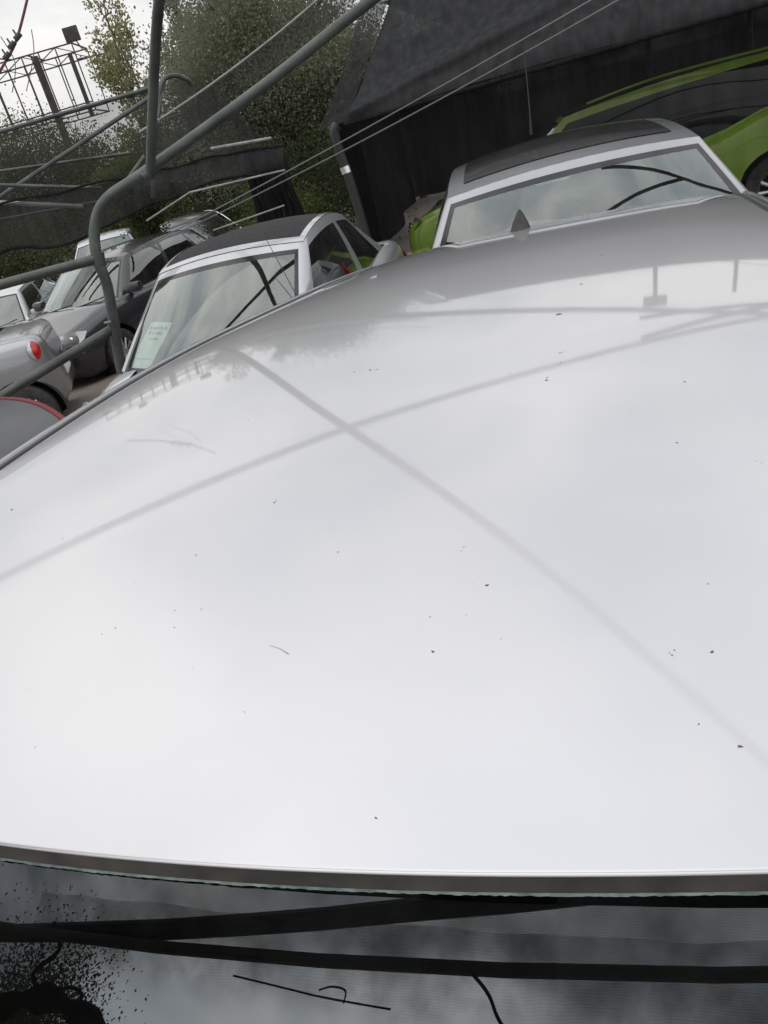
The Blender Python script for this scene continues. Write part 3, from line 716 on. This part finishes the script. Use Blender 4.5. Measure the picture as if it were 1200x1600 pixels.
fpipe('rail_pipe', [(-3.70, 4.95, 1.44), (-4.35, 4.40, 1.46), (-6.6, 2.7, 1.5)], .036)
fpipe('brace_pipe', [(-3.78, 4.92, .92), (-4.26, 4.15, .76), (-5.1, 3.2, .45)], .036)
B0 = Vector(fr.location)
for p, d in (((-3.70, 4.95, 1.44), (.02, .01, .09)), ((-3.78, 4.91, .92), (.02, .01, .09)), (tuple(PN), (.09, .06, .03))):
    p = Vector(p) - B0; d = Vector(d); mb = MB(); mb.tube([p - d * .5, p + d * .5], .047, 12); mb.build('pipe_clamp', 'galv', fr)
mb = MB(); mb.tube([Vector((-3.80, 4.85, .98)) - B0, Vector((-3.70, 4.80, .99)) - B0], .008, 6); mb.build('clamp_bolt', 'galv_light', fr)
tag(fr, 'bent grey galvanised pipe frame with braces rising over the parked cars', 'pipe frame')
# posts at the shelter that carry the frame ends
for x, zt, lab, cap in ((.24, 4.0, 'thin post with square lamp head standing behind the lime green car', True), (1.30, 3.95, 'thin post carrying the pipe ends at the right of the shelter', False)):
    e = empty('shelter_post', (x, 10.6, 0)); tag(e, lab, 'post', 'posts at the net shelter')
    mb = MB(); mb.tube([(0, 0, 0), (0, 0, zt)], .03, 10); mb.build('post', 'galv_dark', e)
    if cap: mb = MB(); mb.box((0, 0, zt), (.32, .2, .2), None, .02); mb.build('lamp_head', 'galv_dark', e)
e = empty('awning_pipe', (3.2, 5.3, 0)); tag(e, 'forked thin pipe on a post, mirrored in the people carrier windscreen', 'pipe'); A0 = Vector((3.2, 5.3, 0))
tube('long_arm', [Vector(p) - A0 for p in [(3.2, 5.3, 2.62), (1.11, 4.72, 2.6), (.36, 4.58, 2.6), (.22, 4.55, 2.6)]], .018, 'galv_dark', e)
tube('short_arm', [Vector(p) - A0 for p in [(1.11, 4.72, 2.6), (.60, 4.31, 2.6), (.25, 4.0, 2.6)]], .020, 'galv_dark', e)
tube('post', [(0, 0, 0), (0, 0, 2.66)], .03, 'galv_dark', e)
# overhead pipes above the windscreen, behind the photographer's shoulder
for k, (pts, r, lab) in enumerate((([(-3.4, -1.30, 3.82), (-1.37, -1.085, 3.80), (.1, -.90, 3.80), (2.5, -.62, 3.80)], .041, 'thick overhead pipe mirrored in the windscreen just under the roof edge'),
                      ([(-3.4, -1.17, 3.74), (-1.37, -1.135, 3.74), (1.13, -1.07, 3.74), (3.2, -1.02, 3.74)], .025, 'slim overhead pipe mirrored as a long dark bar across the windscreen'))):
    tag(tube('overhead_pipe', catmull(pts, 6), r, 'galv_dark'), lab, 'pipe')
# torn net slung over those pipes
v = []; nx, ny = 260, 30
for i in range(nx):
    x = -3.4 + 6.6 * i / (nx - 1)
    edge = pls([(-3.4, -1.9), (-2.6, -1.75), (-2.1, -1.5), (-1.5, -1.31), (-1.24, -1.29), (-.77, -1.27), (-.38, -1.27), (-.11, -1.22), (.1, -1.19), (.22, -1.25), (.45, -1.36), (1.2, -1.5), (3.2, -1.6)], x) + .03 * noise.noise(Vector((x * 7, 0, 0))) + .015 * noise.noise(Vector((x * 23, 3, 0)))
    for j in range(ny):
        q = j / (ny - 1); y = lerp(.05, edge - .04, q); v.append((x, y, 3.86 - .06 * math.sin(q * 3.0) - .05 * abs(math.sin(x * 2.3)) * q - .03 * q * math.sin(x * 9 + q * 4)))
def fray(o, nx, ny, k0):
    at = o.data.attributes.new('fray', 'FLOAT', 'POINT'); vals = []
    for i in range(nx):
        for j in range(ny):
            q = j / (ny - 1); e_ = max(0, min(1, (1 - q) / (1 - k0))); p = o.data.vertices[i * ny + j].co
            vals.append(max(0, min(1, e_ * e_ * (3 - 2 * e_) * (1.0 + .5 * noise.noise(Vector((p.x * 9, p.y * 9, 1))) * (1 - e_)))))
    at.data.foreach_set('value', vals); return o
tag(fray(obj('overhead_net', v, grid_faces(nx, ny), 'net_over'), nx, ny, .80), 'torn fine black net slung over the pipes above the windscreen', 'net')
v = []; nx, ny = 200, 20
for i in range(nx):
    x = -2.3 + 5.4 * i / (nx - 1)
    for j in range(ny):
        q = j / (ny - 1); e_ = -1.42 + .10 * noise.noise(Vector((x * 2.2, 5, 0))) + .03 * noise.noise(Vector((x * 11, 8, 0))) - .05 * x
        v.append((x, lerp(-1.0, e_, q), 3.80 - .08 * q + .04 * noise.noise(Vector((x * 3, q * 2, 2)))))
tag(fray(obj('overhead_net', v, grid_faces(nx, ny), 'net_over_thin'), nx, ny, .5), 'frayed thin layer of net hanging below the torn overhead net', 'net')
mb = MB()
mb.tube(catmull([(-3.3, -1.95, 3.7), (-2.65, -1.59, 3.72), (-2.17, -1.43, 3.75), (-1.63, -1.55, 3.70), (-1.0, -1.95, 3.6)], 6), [.05 + .02 * math.sin(i * 1.7) for i in range(25)], 8)
mb.tube(catmull([(-2.17, -1.43, 3.75), (-2.25, -1.33, 3.74), (-2.1, -1.22, 3.76), (-2.18, -1.12, 3.78)], 5), .012, 6)
mb.tube(catmull([(-2.17, -1.43, 3.75), (-2.0, -1.36, 3.74), (-1.9, -1.38, 3.74), (-1.93, -1.47, 3.74)], 5), .008, 6)
tag(mb.build('net_bundle', 'net_bunch'), 'bunched dark net rope mirrored at the lower left of the windscreen', 'net')
for pts, lab in (([(-1.05, -1.22, 3.76), (-.80, -1.235, 3.75), (-.55, -1.25, 3.74), (-.30, -1.265, 3.74)], 'thin loose strand hanging from the torn overhead net'),
                 ([(.02, -1.10, 3.72), (.10, -1.16, 3.70), (.16, -1.24, 3.68), (.30, -1.36, 3.66)], 'frayed net cord hanging off the slim overhead pipe'),
                 ([(-.62, -1.222, 3.74), (-.56, -1.20, 3.73), (-.50, -1.21, 3.73), (-.50, -1.25, 3.72)], 'small hooked wire caught in the overhead net')):
    tag(tube('loose_cord', catmull(pts, 6), .004 if 'thin' in lab or 'hook' in lab else .007, 'black_plastic', n=6), lab, 'cord')

# ------------------------------------------------------------------ net shelter behind the cars
sh = empty('net_shelter', (-2.65, 8.2, 0)); tag(sh, 'large black shade net shelter over the lime green car', 'net shelter'); S0 = Vector((-2.65, 8.2, 0))
v = []; nx, nz_ = 220, 44
for i in range(nx):
    s = i / (nx - 1)
    for j in range(nz_):
        q = j / (nz_ - 1); x0 = lerp(-2.66, -2.18, q); x = lerp(x0, 7.5, s); sag = .05 * math.sin(s * 9.4) * (1 - q)
        z = lerp(1.88 + sag * .6, 2.90, q) + .02 * math.sin(s * 5); y = lerp(8.2, 9.05, q)
        cz = .10 + 1.9 * s; d = q - cz                        # slack crease running up from the corner
        y -= .09 * math.exp(-(d / .07) ** 2) + .10 / (1 + math.exp(max(-40, min(40, d * 28)))) * (1 - math.exp(-q * 9))
        y += .035 * noise.noise(Vector((x * 1.3, q * 3, 0))) + .012 * noise.noise(Vector((x * 6, q * 9, 4)))
        v.append(Vector((x, y, z)) - S0)
obj('net_fascia', v, grid_faces(nx, nz_), 'net_fascia', sh)
v = []; nx, nz_ = 14, 20
for i in range(nx):
    s = i / (nx - 1)
    for j in range(nz_):
        q = j / (nz_ - 1); p = Vector((lerp(lerp(-3.05, -2.66, s), lerp(-2.5, -2.18, s), q), lerp(8.35, 8.2, s) + .83 * q, lerp(1.9, 2.93, q)))
        p.x += .03 * math.sin(q * 5) * (1 - s); v.append(p - S0)
obj('net_side', v, grid_faces(nx, nz_), 'net_mid', sh)
v = [Vector(p) - S0 for p in [(-2.3, 9.05, 2.89), (7.5, 9.05, 2.89), (7.5, 16, 3.0), (-3.2, 16, 3.0)]]; obj('net_roof', v, [[0, 1, 2, 3]], 'net_dense', sh)
v = []; nx, nz_ = 60, 10
for i in range(nx):
    for j in range(nz_):
        x = lerp(-4.4, 7.5, i / (nx - 1)); v.append(Vector((x, 15.6 + .15 * math.sin(x * 2.2) + .06 * math.sin(x * 7), lerp(.32, 3.0, j / 9))) - S0)
obj('net_back_wall', v, grid_faces(nx, nz_), 'net_dense', sh)
v = []
for i in range(20):
    for j in range(8):
        q = i / 19; v.append(Vector((lerp(-2.9, -4.4, q) + .08 * math.sin(q * 14), lerp(8.5, 15.6, q), lerp(.25, lerp(1.88, 3.0, q), j / 7))) - S0)
vc = []
for i in range(60):
    for j in range(12):
        x = lerp(-2.6, 7.5, i / 59); q = j / 11; vc.append(Vector((x, 8.28 + .05 * math.sin(x * 3.1) * (1 - q) + .03 * math.sin(x * 8.3) * (1 - q), lerp(.5, 1.9, q))) - S0)
obj('net_curtain', vc, grid_faces(60, 12), 'net_curtain', sh)
obj('net_side_wall', v, grid_faces(20, 8), 'net_dense', sh)
mb = MB()
for pts in ([(-2.70, 8.19, 1.875), (-1, 8.12, 1.885), (1.5, 8.14, 1.90), (4, 8.16, 1.89), (7.5, 8.2, 1.88)],): mb.tube([Vector(p) - S0 for p in catmull(pts, 8)], .022, 8)
mb.build('hem', 'net_bunch', sh)
mb = MB(); mb.tube([Vector((-.3, 9.9, 1.98)) - S0, Vector((7.0, 10.2, 2.02)) - S0], .012, 6); mb.tube([Vector((-2.0, 9.0, 2.87)) - S0, Vector((7.4, 9.0, 2.89)) - S0], .025, 8); mb.build('net_wire', 'galv_dark', sh)
# black pipe with a bright collar at the shelter corner
e = empty('black_stand_pipe', (-2.27, 6.75, 0)); tag(e, 'upright black pipe with a bright metal collar by the net corner', 'pipe')
mb = MB(); mb.tube(catmull([(.06, 0, 0), (.05, 0, .9), (.03, 0, 1.4), (0, 0, 1.65), (-.005, 0, 1.83), (.03, .02, 1.885)], 5), .042, 14); mb.build('pipe', 'black_plastic', e)
mb = MB(); mb.tube([(.018, 0, 1.50), (.012, 0, 1.555)], .047, 16); mb.build('collar', 'chrome', e)
# net curtain bundle hanging beside the shelter
e = empty('hanging_net_bundle', (-3.55, 7.9, 0)); tag(e, 'dark blue-black net bundle hanging between shelter and left net', 'net')
mb = MB()
for k in range(7):
    x = -.22 + .07 * k; mb.tube(catmull([(x * .7, .02 * k, 1.9 - .02 * k), (x, .03 * math.sin(k), 1.5), (x * 1.1 + .02, .03 * math.sin(k * 2), 1.1), (x * 1.05, 0, .25)], 4), [.045 + .012 * math.sin(k + i) for i in range(13)], 8)
mb.build('net_folds', 'net_dense', e)

# ------------------------------------------------------------------ nets and frames on the left
def sheetnet(name, label, top, bot, material, nx=60, nz_=14, wob=.05):
    v = []; T_ = catmull(top, 8); B_ = catmull(bot, 8)
    def at(Pp, s):
        k = s * (len(Pp) - 1); i = min(int(k), len(Pp) - 2); return Pp[i].lerp(Pp[i + 1], k - i)
    base = at(B_, .5)
    for i in range(nx):
        s = i / (nx - 1); a, b_ = at(T_, s), at(B_, s)
        for j in range(nz_):
            q = j / (nz_ - 1); p = b_.lerp(a, q); w_ = wob * math.sin(q * math.pi)
            p = p + Vector((noise.noise(p * 1.7), noise.noise(p * 1.7 + Vector((9, 0, 0))), noise.noise(p * 2.2 + Vector((0, 7, 0))))) * w_; v.append(p - base)
    o = obj(name, v, grid_faces(nx, nz_), material); o.location = base; return tag(o, label, 'net')
def pol(az_, el, D): return (CAM.x + D * math.sin(R(az_)), CAM.y + D * math.cos(R(az_)), CAM.z + D * math.tan(R(el)))
sheetnet('far_net_fence', 'thin see-through net stretched on pipes in front of the trees', [pol(-52, 4.6, 13.5), pol(-41, 4.75, 13), pol(-31.6, 5.0, 13), pol(-28.5, 4.9, 13), pol(-26, 1.6, 13.2)],
         [pol(-52, -.6, 13.5), pol(-41, 0, 13), pol(-31.6, -.3, 13), pol(-28.5, -.4, 13), pol(-26, -.6, 13.2)], 'net_thin', wob=.05)
skirt = sheetnet('sagging_net_skirt', 'dark sagging net band hung across the left above the cars', [pol(-50, 1.0, 9.4), pol(-42.7, .95, 9.2), pol(-39, .75, 9), pol(-34.5, .55, 8.9), pol(-29, .45, 8.7), pol(-24.3, .1, 8.5)],
         [pol(-50, -2.2, 9.4), pol(-43.8, -1.7, 9.2), pol(-40, -2.1, 9), pol(-36, -1.7, 8.9), pol(-31, -1.15, 8.7), pol(-24.8, -1.3, 8.5)], 'net_mid', wob=.12)
sheetnet('grey_net_slope', 'grey see-through net between the pale cable and the diagonal pipe', [pol(-33, 2.6, 9), pol(-25, 5.4, 9), pol(-17.6, 8.0, 9)], [pol(-33.4, .6, 9), pol(-24.9, 4.0, 9), pol(-17.6, 6.6, 9)], 'net_thin')
for nm, pts, r_, lab in (('net_cord', [pol(-50, 1.0, 9.38), pol(-42.7, .95, 9.18), pol(-39, .75, 8.98), pol(-34.5, .55, 8.88), pol(-29, .45, 8.68), pol(-24.3, .1, 8.48)], .012, 'dark rolled cord along the upper edge of the sagging net'),
                       ('net_cord', [pol(-50, -2.2, 9.38), pol(-43.8, -1.7, 9.18), pol(-40, -2.1, 8.98), pol(-36, -1.7, 8.88), pol(-31, -1.15, 8.68), pol(-24.8, -1.3, 8.48)], .014, 'dark rolled cord along the lower edge of the sagging net')):
    P_ = catmull(pts, 12); P_ = [p + Vector((0, 0, .05 * noise.noise(p * 2.5))) for p in P_]
    tube('rolled_edge', [p - Vector(skirt.location) for p in P_], [r_ * (1 + .5 * noise.noise(p * 6)) for p in P_], 'net_bunch', skirt, 7)
e = empty('far_pipe_frame', pol(-36, -8, 13)); tag(e, 'slender pipes of the far net tunnel in front of the trees', 'pipe frame'); E0 = Vector(e.location)
def ep(name, pts, r, material='galv', sm=0):
    P = catmull(pts, sm) if sm else [Vector(p) for p in pts]
    tube(name, [p - E0 for p in P], r, material, e, 8)
ep('top_pipe', [pol(-52, 4.6, 13.5), pol(-40.9, 4.8, 13), pol(-31.4, 5.05, 13)], .03)
ep('hoop_pipe', [pol(-33.6, -1.0, 12.6), pol(-31.9, 3.0, 12.6), pol(-30.8, 5.0, 12.7), pol(-30.2, 5.4, 12.8), pol(-29.4, 5.2, 12.9), pol(-28.9, 4.4, 13), pol(-29.3, 1.8, 13)], .035, sm=6)
ep('slope_pipe', [pol(-44.5, .8, 12.5), pol(-40.5, 2.0, 12.6), pol(-31.6, 4.6, 12.8)], .03)
ep('cross_pipe', [pol(-42.4, 2.1, 12.4), pol(-36.5, .4, 12.4)], .026)
ep('brace_pipe', [pol(-42.9, 1.2, 12), pol(-38.0, -.35, 12)], .03, 'galv_light')
ep('side_pipe', [pol(-33.2, 1.5, 12.3), pol(-36.3, -.6, 12.1)], .03)
ep('thin_rail', [pol(-43, 2.9, 12.8), pol(-34, 1.9, 12.8)], .02)
ep('low_rail', [pol(-43, .2, 12.2), pol(-36, -.4, 12.2)], .02)
ep('short_rail', [pol(-29.0, .9, 12.5), pol(-25, .55, 12.5)], .022, 'galv_light')
ep('stay_pipe', [pol(-30.7, 5.0, 12.7), pol(-32.6, 1.6, 12.4)], .018)
# thin rails under the skirt
tag(tube('pale_rail', [pol(-34.5, -2.2, 8.9), pol(-31.2, -1.25, 8.6), pol(-24.7, -1.5, 8.45)], .009, 'galv_light', n=8), 'pale thin rail along the lower edge of the sagging net', 'rail')
tag(tube('pale_rail', [pol(-30.5, -3.9, 8.9), pol(-25.4, -3.6, 8.5)], .008, 'galv_light', n=8), 'short pale rail low behind the convertible roof', 'rail')
# cables
def sagline(a, b_, sag, n=24):
    a, b_ = Vector(a), Vector(b_); return [a.lerp(b_, i / n) - Vector((0, 0, 4 * sag * (i / n) * (1 - i / n))) for i in range(n + 1)]
for k in range(2):
    tag(tube('overhead_wire', sagline((-4.6 + .02 * k, 6.75, 1.28 + .02 * k), (2.3, 5.75 - .05 * k, 2.66 + .075 * k), .10 - .03 * k), .0055, 'wire', n=6), ('lower' if k == 0 else 'upper') + ' of the two thin wires sagging across the black net', 'wire', 'twin wires across the net')
tag(tube('white_cable', sagline(pol(-33.0, 2.9, 7.2), pol(-17.5, 8.2, 7.6), .05), .008, 'galv_light', n=6), 'pale cable running up beside the diagonal grey pipe', 'cable')
# frayed maroon rope with wire clamps, top left
e = empty('maroon_rope', pol(-39.8, 8.0, 4.2)); tag(e, 'faded maroon rope with wire clamps at the top left corner', 'rope'); E1 = Vector(e.location)
tube('rope', [Vector(p) - E1 for p in catmull([pol(-42.0, 5.9, 4.2), pol(-39.3, 8.0, 4.2), pol(-38.0, 9.1, 4.2), pol(-36.3, 11.2, 4.2)], 6)], .0055, 'rope', e, 8)
mb = MB()
for az_, el in ((-38.9, 8.4), (-38.4, 8.85), (-37.9, 9.2)):
    p = Vector(pol(az_, el, 4.2)) - E1; mb.tube([p - Vector((.010, .01, .008)), p + Vector((.012, .01, .010))], .012, 8); mb.tube([p, p + Vector((-.01, 0, .03))], .004, 6)
mb.build('wire_clamp', 'galv_dark', e)
for k, pts in enumerate(([pol(-38.8, 9.4, 4.2), pol(-38.6, 8.0, 4.2), pol(-39.4, 6.6, 4.2)], [pol(-37.0, 9.4, 4.2), pol(-37.4, 8.2, 4.2), pol(-38.6, 6.5, 4.2)])):
    tag(tube('loose_cord', catmull(pts, 6), .002, 'wire', n=6), ('left' if k == 0 else 'right') + ' of two thin grey strands hanging below the maroon rope', 'cord')

# ------------------------------------------------------------------ billboard skeleton
BD = 34.0; bc = Vector(pol(-37.25, 6.25, BD)); bb_ = empty('billboard_frame', (bc.x, bc.y, gz(bc.x, bc.y)), R(22)); tag(bb_, 'bare steel billboard skeleton with floodlights on a post above the trees', 'billboard')
bz = bc.z - bb_.location.z; XL, XR, BH, BDp = -3.3, 1.55, 2.1, 2.0
mb = MB(); fb = MB(); bk = MB()
def beam(mbb, a, b_, r): mbb.tube([a, b_], r, 4)
for s, m_ in ((-1, fb), (1, bk)):
    y = s * BDp / 2
    for z in (bz - BH / 2, bz + BH / 2, bz - BH / 2 + .28, bz + BH / 2 - .28): beam(m_, (XL, y, z), (XR, y, z), .03)
    for k in range(9):
        x = lerp(XL, XR, k / 8); beam(m_, (x, y, bz - BH / 2), (x, y, bz + BH / 2), .026)
    for k in range(4):
        x0 = lerp(XL, XR, k / 4); BW = XR - XL; beam(m_, (x0, y, bz + BH / 2 - .28), (x0 + BW / 8, y, bz + BH / 2), .02); beam(m_, (x0 + BW / 8, y, bz + BH / 2), (x0 + BW / 4, y, bz + BH / 2 - .28), .02)
fb.build('front_lattice', 'rust', bb_); bk.build('back_lattice', 'rust', bb_)
for x in (XL, lerp(XL, XR, .33), lerp(XL, XR, .67), XR):
    for z in (bz - BH / 2, bz + BH / 2): beam(mb, (x, -BDp / 2, z), (x, BDp / 2, z), .03)
mb.build('cross_beams', 'rust', bb_)
mb = MB(); mb.tube([(0, -.4, 0), (0, -.4, bz + BH / 2)], .13, 12); mb.build('post', 'rust', bb_)
mb = MB(); mb.tube([(.9, .9, bz - BH / 2), (.9, .9, bz + BH / 2)], .075, 8); mb.build('inner_post', 'rust', bb_)
for (p0, p1, sz) in (((XR, -BDp / 2, bz + .55), (XR + 1.15, -BDp / 2 - .2, bz + .45), (.22, .3, .45)), ((-.6, -BDp / 2, bz + BH / 2), (-1.1, -BDp / 2 - 1.2, bz + BH / 2 + .1), (.36, .25, .36)),
                     ((XR - .15, BDp / 2, bz + BH / 2), (XR - .35, BDp / 2, bz + BH / 2 + .55), (.55, .12, .48)), ((XL + .4, -BDp / 2, bz - .2), (XL + .3, -BDp / 2 - .6, bz - .3), (.35, .3, .45))):
    mb = MB(); beam(mb, p0, p1, .028); mb.box(p1, sz, None, .03); mb.build('floodlight', 'rust', bb_)

# ------------------------------------------------------------------ trees
def leaf_vf(p, d, size, rnd):
    d = (d + Vector((rnd.gauss(0, .6), rnd.gauss(0, .6), rnd.gauss(0, .5)))).normalized(); s = d.orthogonal().normalized()
    s = Matrix.Rotation(rnd.uniform(0, 6.28), 3, d) @ s
    a = size * rnd.uniform(.6, 1.3); b_ = a * rnd.uniform(.3, .5)
    return [p, p + d * a * .5 + s * b_, p + d * a, p + d * a * .5 - s * b_]
def tree(name, label, loc, H, rad, material, n=9000, size=.14, seed=1, trunk=.12, kind='round', base=.25, group=None):
    rnd = random.Random(seed); x, y = loc; root = empty(name, (x, y, gz(x, y))); tag(root, label, 'tree', group)
    mb = MB(); tips = []
    tp = [(0, 0, -.1), (rnd.gauss(0, .1) * rad, rnd.gauss(0, .1) * rad, H * .3), (rnd.gauss(0, .12) * rad, rnd.gauss(0, .12) * rad, H * .62)]
    if kind == 'poplar': tp.append((0, 0, H * .93))
    T_ = catmull(tp, 6); mb.tube(T_, [trunk * (1 - .8 * i / len(T_)) for i in range(len(T_))], 8)
    nl = 34 if kind != 'poplar' else 46
    for k in range(nl):
        st = T_[int(lerp(len(T_) * .25, len(T_) - 1, rnd.random()))]; a = rnd.uniform(0, 6.283)
        if kind == 'poplar':
            st = Vector((0, 0, H * rnd.uniform(.12, .85))); rr = rad * (1 - .75 * st.z / H) * rnd.uniform(.5, 1); en = st + Vector((math.cos(a) * rr, math.sin(a) * rr, H * rnd.uniform(.12, .24)))
        else:
            u_ = rnd.uniform(-.6, 1); rr = math.sqrt(max(0, 1 - u_ * u_)) * rad * rnd.uniform(.65, 1.08); cz = H * (base + (1 - base) / 2); en = Vector((math.cos(a) * rr, math.sin(a) * rr, cz + u_ * H * (1 - base) / 2 * rnd.uniform(.8, 1.05)))
        mid = st.lerp(en, .5) + Vector((rnd.gauss(0, .08), rnd.gauss(0, .08), .05)) * rad
        L_ = catmull([st, mid, en], 4); mb.tube(L_, [trunk * .33 * (1 - .85 * i / len(L_)) for i in range(len(L_))], 5, False); tips.append((st, mid, en))
    mb.build('trunk', 'bark', root)
    v = []; f = []
    for k in range(n):
        st, mid, en = tips[rnd.randrange(len(tips))]; t_ = rnd.random() ** .5
        p = mid.lerp(en, t_) if rnd.random() < .8 else st.lerp(mid, t_)
        sp = rad * (.10 if kind == 'poplar' else .17) * (1 + .4 * (1 - t_)); p = p + Vector((rnd.gauss(0, sp), rnd.gauss(0, sp), rnd.gauss(0, sp * .8)))
        d = (en - mid).normalized() if kind == 'poplar' else Vector((p.x, p.y, (p.z - H * .5))).normalized()
        if p.z < .05: continue
        q = len(v); v += leaf_vf(p, d, size, rnd); f.append([q, q + 1, q + 2, q + 3])
    obj('crown', v, f, material, root, smooth=False); return root
def tp(az_, D): p = pol(az_, 0, D); return (p[0], p[1])
tree('olive_tree', 'big grey-green tree behind the diagonal pipe', tp(-23.6, 19), 6.0, 2.2, 'leaf_olive', 100000, .055, 3, .22, base=.10)
tree('olive_tree', 'grey-green tree whose crown touches the upright pole', tp(-26.8, 22), 6.0, 1.9, 'leaf_olive', 80000, .06, 5, .2, base=.15)
tree('poplar_tree', 'feathery pale green tree rising right of the billboard frame', tp(-32.6, 27), 7.2, 1.5, 'leaf_yellow', 9000, .09, 8, .08, 'poplar')
tree('wispy_tree', 'thin twiggy tree top between the two big trees', tp(-28.6, 25), 7.0, 1.0, 'leaf_olive', 5000, .09, 11, .06, 'poplar')
k = 0
for az_, D, H, rad, mt, lab in ((-43.5, 30, 5.4, 3.0, 'leaf_brown', 'brownish autumn tree below the billboard at the left edge'), (-39.5, 32, 5.2, 2.6, 'leaf_brown', 'sparse brown tree under the billboard post'), (-36, 29, 4.4, 2.4, 'leaf_brown', 'low reddish tree right of the billboard post'),
                               (-47.5, 27, 4.8, 2.8, 'leaf_dark', 'dark tree beyond the left picture edge'), (-32.5, 24, 3.6, 2.2, 'leaf_dark', 'low dark tree behind the far net hoop'), (-20.5, 24, 5.3, 2.6, 'leaf_olive', 'tall olive tree half hidden by the black net'), (-16, 26, 5.0, 2.8, 'leaf_dark', 'dark tree behind the black net shelter')):
    tree('background_tree', lab, tp(az_, D), H, rad, mt, 40000 if mt != 'leaf_brown' else 36000, .065, 20 + k, .13, base=.08, group='trees behind the nets'); k += 1
for az_, D, H, rad, mt, lab in ((-34.6, 14.2, 2.75, .42, 'leaf_bright', 'bright green bush showing through the far net'), (-29.5, 20, 1.8, 1.6, 'leaf_dark', 'dark bush below the net skirt behind the saloon'), (-26.0, 16, 1.7, 1.1, 'leaf_bright', 'green bush under the pale rail'), (-23, 17, 2.6, 1.7, 'leaf_dark', 'dark bush beside the hanging net bundle'),
                               (-38, 22, 2.6, 2.0, 'leaf_dark', 'dark bush behind the pale saloon'), (-42.5, 23, 2.7, 1.8, 'leaf_brown', 'brown bush behind the far net at left'), (-46, 23, 2.7, 2.0, 'leaf_dark', 'dark bush at the far left'), (-31, 26, 2.8, 2.0, 'leaf_dark', 'dark bush behind the far pipe hoop'), (-25, 21, 2.6, 2.2, 'leaf_olive', 'olive bush at the foot of the big trees'), (-35, 22, 2.6, 2.2, 'leaf_brown', 'brown bush low behind the far net')):
    tree('bush', lab, tp(az_, D), H, rad, mt, 18000, .05, 40 + k, .05, base=.72 if rad < .5 else .02, group='bushes behind the cars'); k += 1
tree('near_tree', 'leafy dark tree mirrored at the left of the windscreen', (-3.75, -2.35), 5.4, 1.15, 'leaf_dark', 130000, .021, 77, .1, base=.35)

# ------------------------------------------------------------------ price sheets and small bits
def ws_sheet(label, root, S, x, t0, t1, wd, seed):
    M_ = Matrix.Translation(root.location) @ Matrix.Rotation(root.rotation_euler.z, 4, 'Z')
    def P(x_, t_):
        wf = lerp(S['belt_w'], S['tw_f'], t_); k = x_ / wf; yF = lerp(S['wb'], S['wt'], t_) + lerp(S['bow_b'], S['bow_t'], t_) * k * k - .035 * 4 * t_ * (1 - t_) * (1 - k * k)
        return Vector((x_, yF + .028, lerp(pls(S['top'], yF) - .03, S['zh'] + S['crown'] * (1 - k * k), t_) - .02))
    a_, b_, c_, d_ = P(x - wd / 2, t0), P(x + wd / 2, t0), P(x, t0), P(x, t1); ce = (c_ + d_) / 2
    sheet(label, M_ @ ce, M_.to_3x3() @ (b_ - a_), M_.to_3x3() @ (d_ - c_), wd, (d_ - c_).length, seed)
ws_sheet('white price sheet behind the small convertible windscreen, lower left', rd, rod, -.47, .13, .50, .25, 3)
ws_sheet('white price sheet in the windscreen of the black saloon', sd_, sed, -.25, .25, .55, .34, 4)
ws_sheet('white price sheet in the windscreen of the pale silver car', est, gol, -.40, .2, .5, .30, 5)
print('polys', sum(len(o.data.polygons) for o in bpy.data.objects if o.type == 'MESH'))
